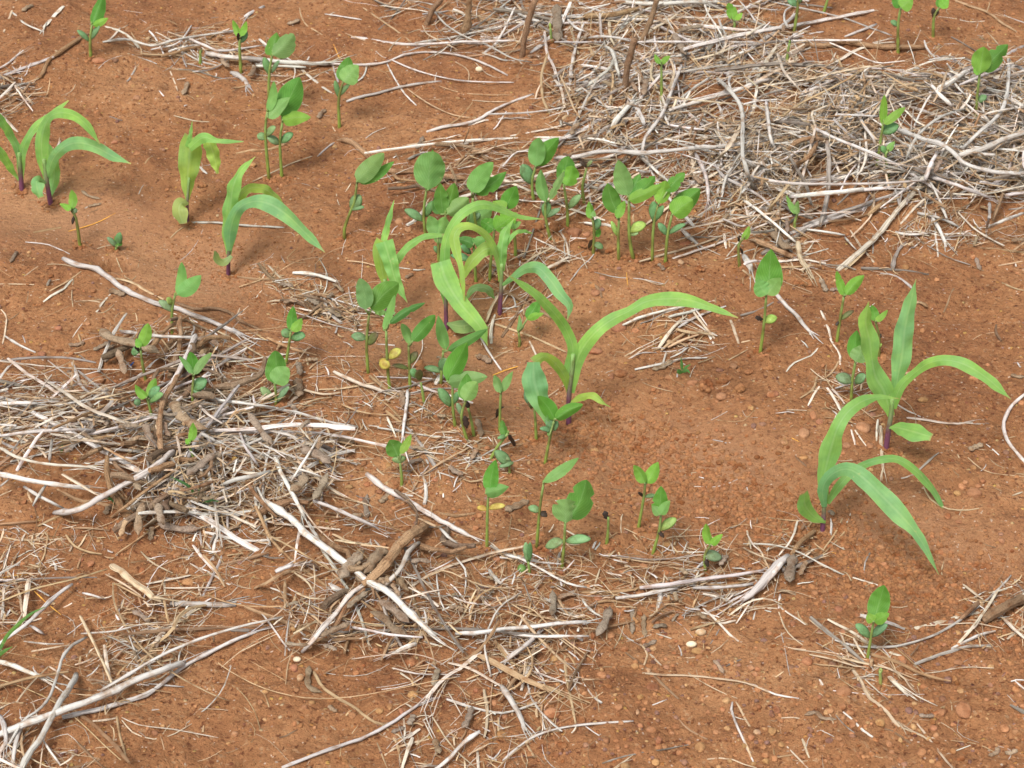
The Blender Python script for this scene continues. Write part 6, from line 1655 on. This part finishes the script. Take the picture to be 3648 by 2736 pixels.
for key, x, y, w, h, ck, lab, lift in [
    ('01', 1785, 557, 60, 52, 'c', "single round whitish seed on open soil beyond the bean clump", 0),
    ('31', 350, 812, 64, 52, 'c', "round cream seed beside a dark pebble and tan seed", 0), ('31', 378, 962, 58, 78, 't', "oval tan seed below the round cream seed", 0),
    ('32', 1540, 602, 84, 66, 'c', "oval cream seed beside its twin near the white-tipped straw", 0), ('32', 1466, 695, 86, 60, 'c', "paler oval seed touching the flat olive-yellow stone", 0),
    ('20', 1408, 562, 58, 42, 'y', "yellow seed under the big curved pod", .006), ('20', 1850, 752, 46, 50, 'y', "yellow seed lying among roots beside thin litter", .004),
    ('21', 545, 770, 46, 72, 'y', "yellow bean lying in the split grey pod", .012), ('12', 1390, 2, 2, 2, 'c', "", 0),
    ('22', 130, 1620, 72, 90, 'g', "split green seed beside the newly sprouted soybean", 0)]:
    if not lab: continue
    c = hit(*src(key, x, y), lift); k = px2m(c); rx = w * k / 2; ry = h * k / 2
    tin = (0.11, 0.20, 0.05) if ck == 'g' else ((0.62, 0.52, 0.37) if ck == 'c' else ((0.50, 0.33, 0.10) if ck == 'y' else (0.48, 0.34, 0.21)))
    mb = MB(); vv, ff = ICO[2]
    n_ = [V((c.x + p.x * rx, c.y + p.y * ry * .9, c.z + ry * .5 + p.z * min(rx, ry) * .85)) for p in vv]
    mb.add(n_, [(p.x, p.y) for p in n_], ff, tin)
    tag(mb.build("bean_seed", M_SEED), lab, "seed")

# soil clods
CLC = (0.270, 0.126, 0.058)
for key, x, y, w, h, lab in [('12', 250, 360, 130, 80, 0), ('12', 380, 370, 110, 80, 0), ('12', 600, 500, 70, 44, 0), ('12', 830, 540, 80, 60, 0), ('22', 1580, 180, 130, 90, "dark red crumbly soil clod beside the round tan stone"), ('22', 1720, 120, 120, 70, 0), ('22', 1850, 200, 90, 80, 0), ('22', 1930, 60, 110, 50, 0), ('22', 2080, 30, 110, 60, 0), ('00', 1600, 1470, 80, 50, 0), ('01', 1200, 1480, 150, 70, "crusty soil clod under the long thick brown root"), ('01', 1080, 1430, 90, 60, 0), ('10', 860, 545, 60, 40, 0), ('11', 1330, 1480, 100, 110, "rough soil lump lifted on the broken soybean stem"), ('21', 1330, 80, 70, 60, 0), ('32', 890, 430, 140, 90, "pale crusty soil lump beneath the straw strip"), ('12', 120, 420, 70, 50, 0), ('12', 1540, 690, 80, 50, 0), ('12', 690, 700, 100, 50, 0), ('23', 1600, 1300, 60, 40, 0), ('13', 500, 810, 90, 70, 0), ('13', 420, 790, 60, 50, 0)]:
    c = hit(*src(key, x, y)); k = px2m(c); rx, ry = w * k / 2, h * k / 2 / .75
    mb = MB()
    for _ in range(14):
        f = random.uniform(.3, .55)
        lump(mb, (c.x + random.gauss(0, .35) * rx, c.y + random.gauss(0, .35) * ry, c.z + random.uniform(.05, .5) * ry), rx * f, ry * f, min(rx, ry) * f, jit(CLC, .15), 1, .25)
    o = mb.build("soil_clod", M_CRUMB, smooth=False)
    if lab: tag(o, lab, "clod")
    else: later(o, "crumbly soil clod", "crumbly reddish soil clod on the ground", "clod", "loose soil clods")

# blue plastic scrap
c = hit(*src('10', 1030, 1440), .004); k = px2m(c)
mb = MB()
for dx, dy, L, tin in ((0, 0, 34, (0.03, 0.10, 0.35)), (-22, -14, 22, (0.45, 0.50, 0.60)), (18, -20, 22, (0.03, 0.09, 0.30))):
    p = c + V((dx * k, 0, -dy * k)); d = V((L * k * .8, .002, L * k * .45))
    loft(mb, [p - d / 2, p + V((0, -.001, .0008)), p + d / 2], [L * k * .3, L * k * .42, L * k * .2], [.0006] * 3, 6, tin)
tag(mb.build("blue_scrap", M_SEED), "crumpled bright blue plastic scrap below the pods", "scrap")

# crumbs and fine gravel: far too many to count
CR = MB()
def crumb(x, y, r, tint, sub=0):
    lump(CR, (x, y, H(x, y) + r * .12), r * random.uniform(.8, 1.3), r * random.uniform(.8, 1.3), r * random.uniform(.6, .9), tint, sub, .3)
def along(path, n, spread, rlo, rhi):
    seg = [math.dist(a, b) for a, b in zip(path[:-1], path[1:])]; T = sum(seg)
    for _ in range(n):
        s = random.uniform(0, T); i = 0
        while s > seg[i]: s -= seg[i]; i += 1
        f = s / seg[i]; x = path[i][0] + (path[i + 1][0] - path[i][0]) * f; y = path[i][1] + (path[i + 1][1] - path[i][1]) * f
        x += random.gauss(0, spread); y += random.gauss(0, spread * 1.2)
        crumb(x, y, random.uniform(rlo, rhi) * random.uniform(.6, 1), jit(CLC, .22))
along(CRUMB, 5600, .038, .0016, .0042)
along(CRUMB2, 1500, .030, .0008, .0022)
GC = [CLC] * 6 + [(0.31, 0.145, 0.068), (0.34, 0.165, 0.08), (0.37, 0.225, 0.11), (0.20, 0.11, 0.085), (0.31, 0.145, 0.07), (0.34, 0.175, 0.09)]
for _ in range(20000):
    px, py = random.uniform(-120, 3770), random.uniform(-120, 2850)
    c = hit(px, py)
    dens = .35 + .65 * float(np.clip(perlin(c.x * 2.2, c.y * 2.2, 21) * 1.6 + .5, 0, 1))
    if random.random() > dens: continue
    if float(polydist(np.array(c.x), np.array(c.y), FURROW)) < .08 and random.random() < .88: continue
    r = .0009 * random.lognormvariate(.25, .5)
    crumb(c.x, c.y, min(r, .0042), jit(random.choice(GC), .2), 0)
for _ in range(900):      # the pebbly corner
    px, py = src('F', random.uniform(1150, 2300), random.uniform(1330, 1720)); c = hit(px, py)
    crumb(c.x, c.y, min(.0040, .0013 * random.lognormvariate(.2, .45)), jit(random.choice(GC[3:]), .2), 1)
for bs, n_ in ((BASES, 24), (CBASES, 40)):
    for b_, w_ in bs:      # soil heaved up around every stem
        for _ in range(n_):
            a = random.uniform(0, 6.28); d = abs(random.gauss(0, .006)) + .0022
            crumb(b_.x + d * math.cos(a), b_.y + d * math.sin(a), random.uniform(.0012, .0038), jit(CLC, .2), 0)
co_ = CR.build("soil_crumbs", M_CRUMB, smooth=False); co_["kind"] = "stuff"; co_["label"] = "fine reddish soil crumbs and gravel strewn over the ground"; co_["category"] = "soil crumbs"
resolve()
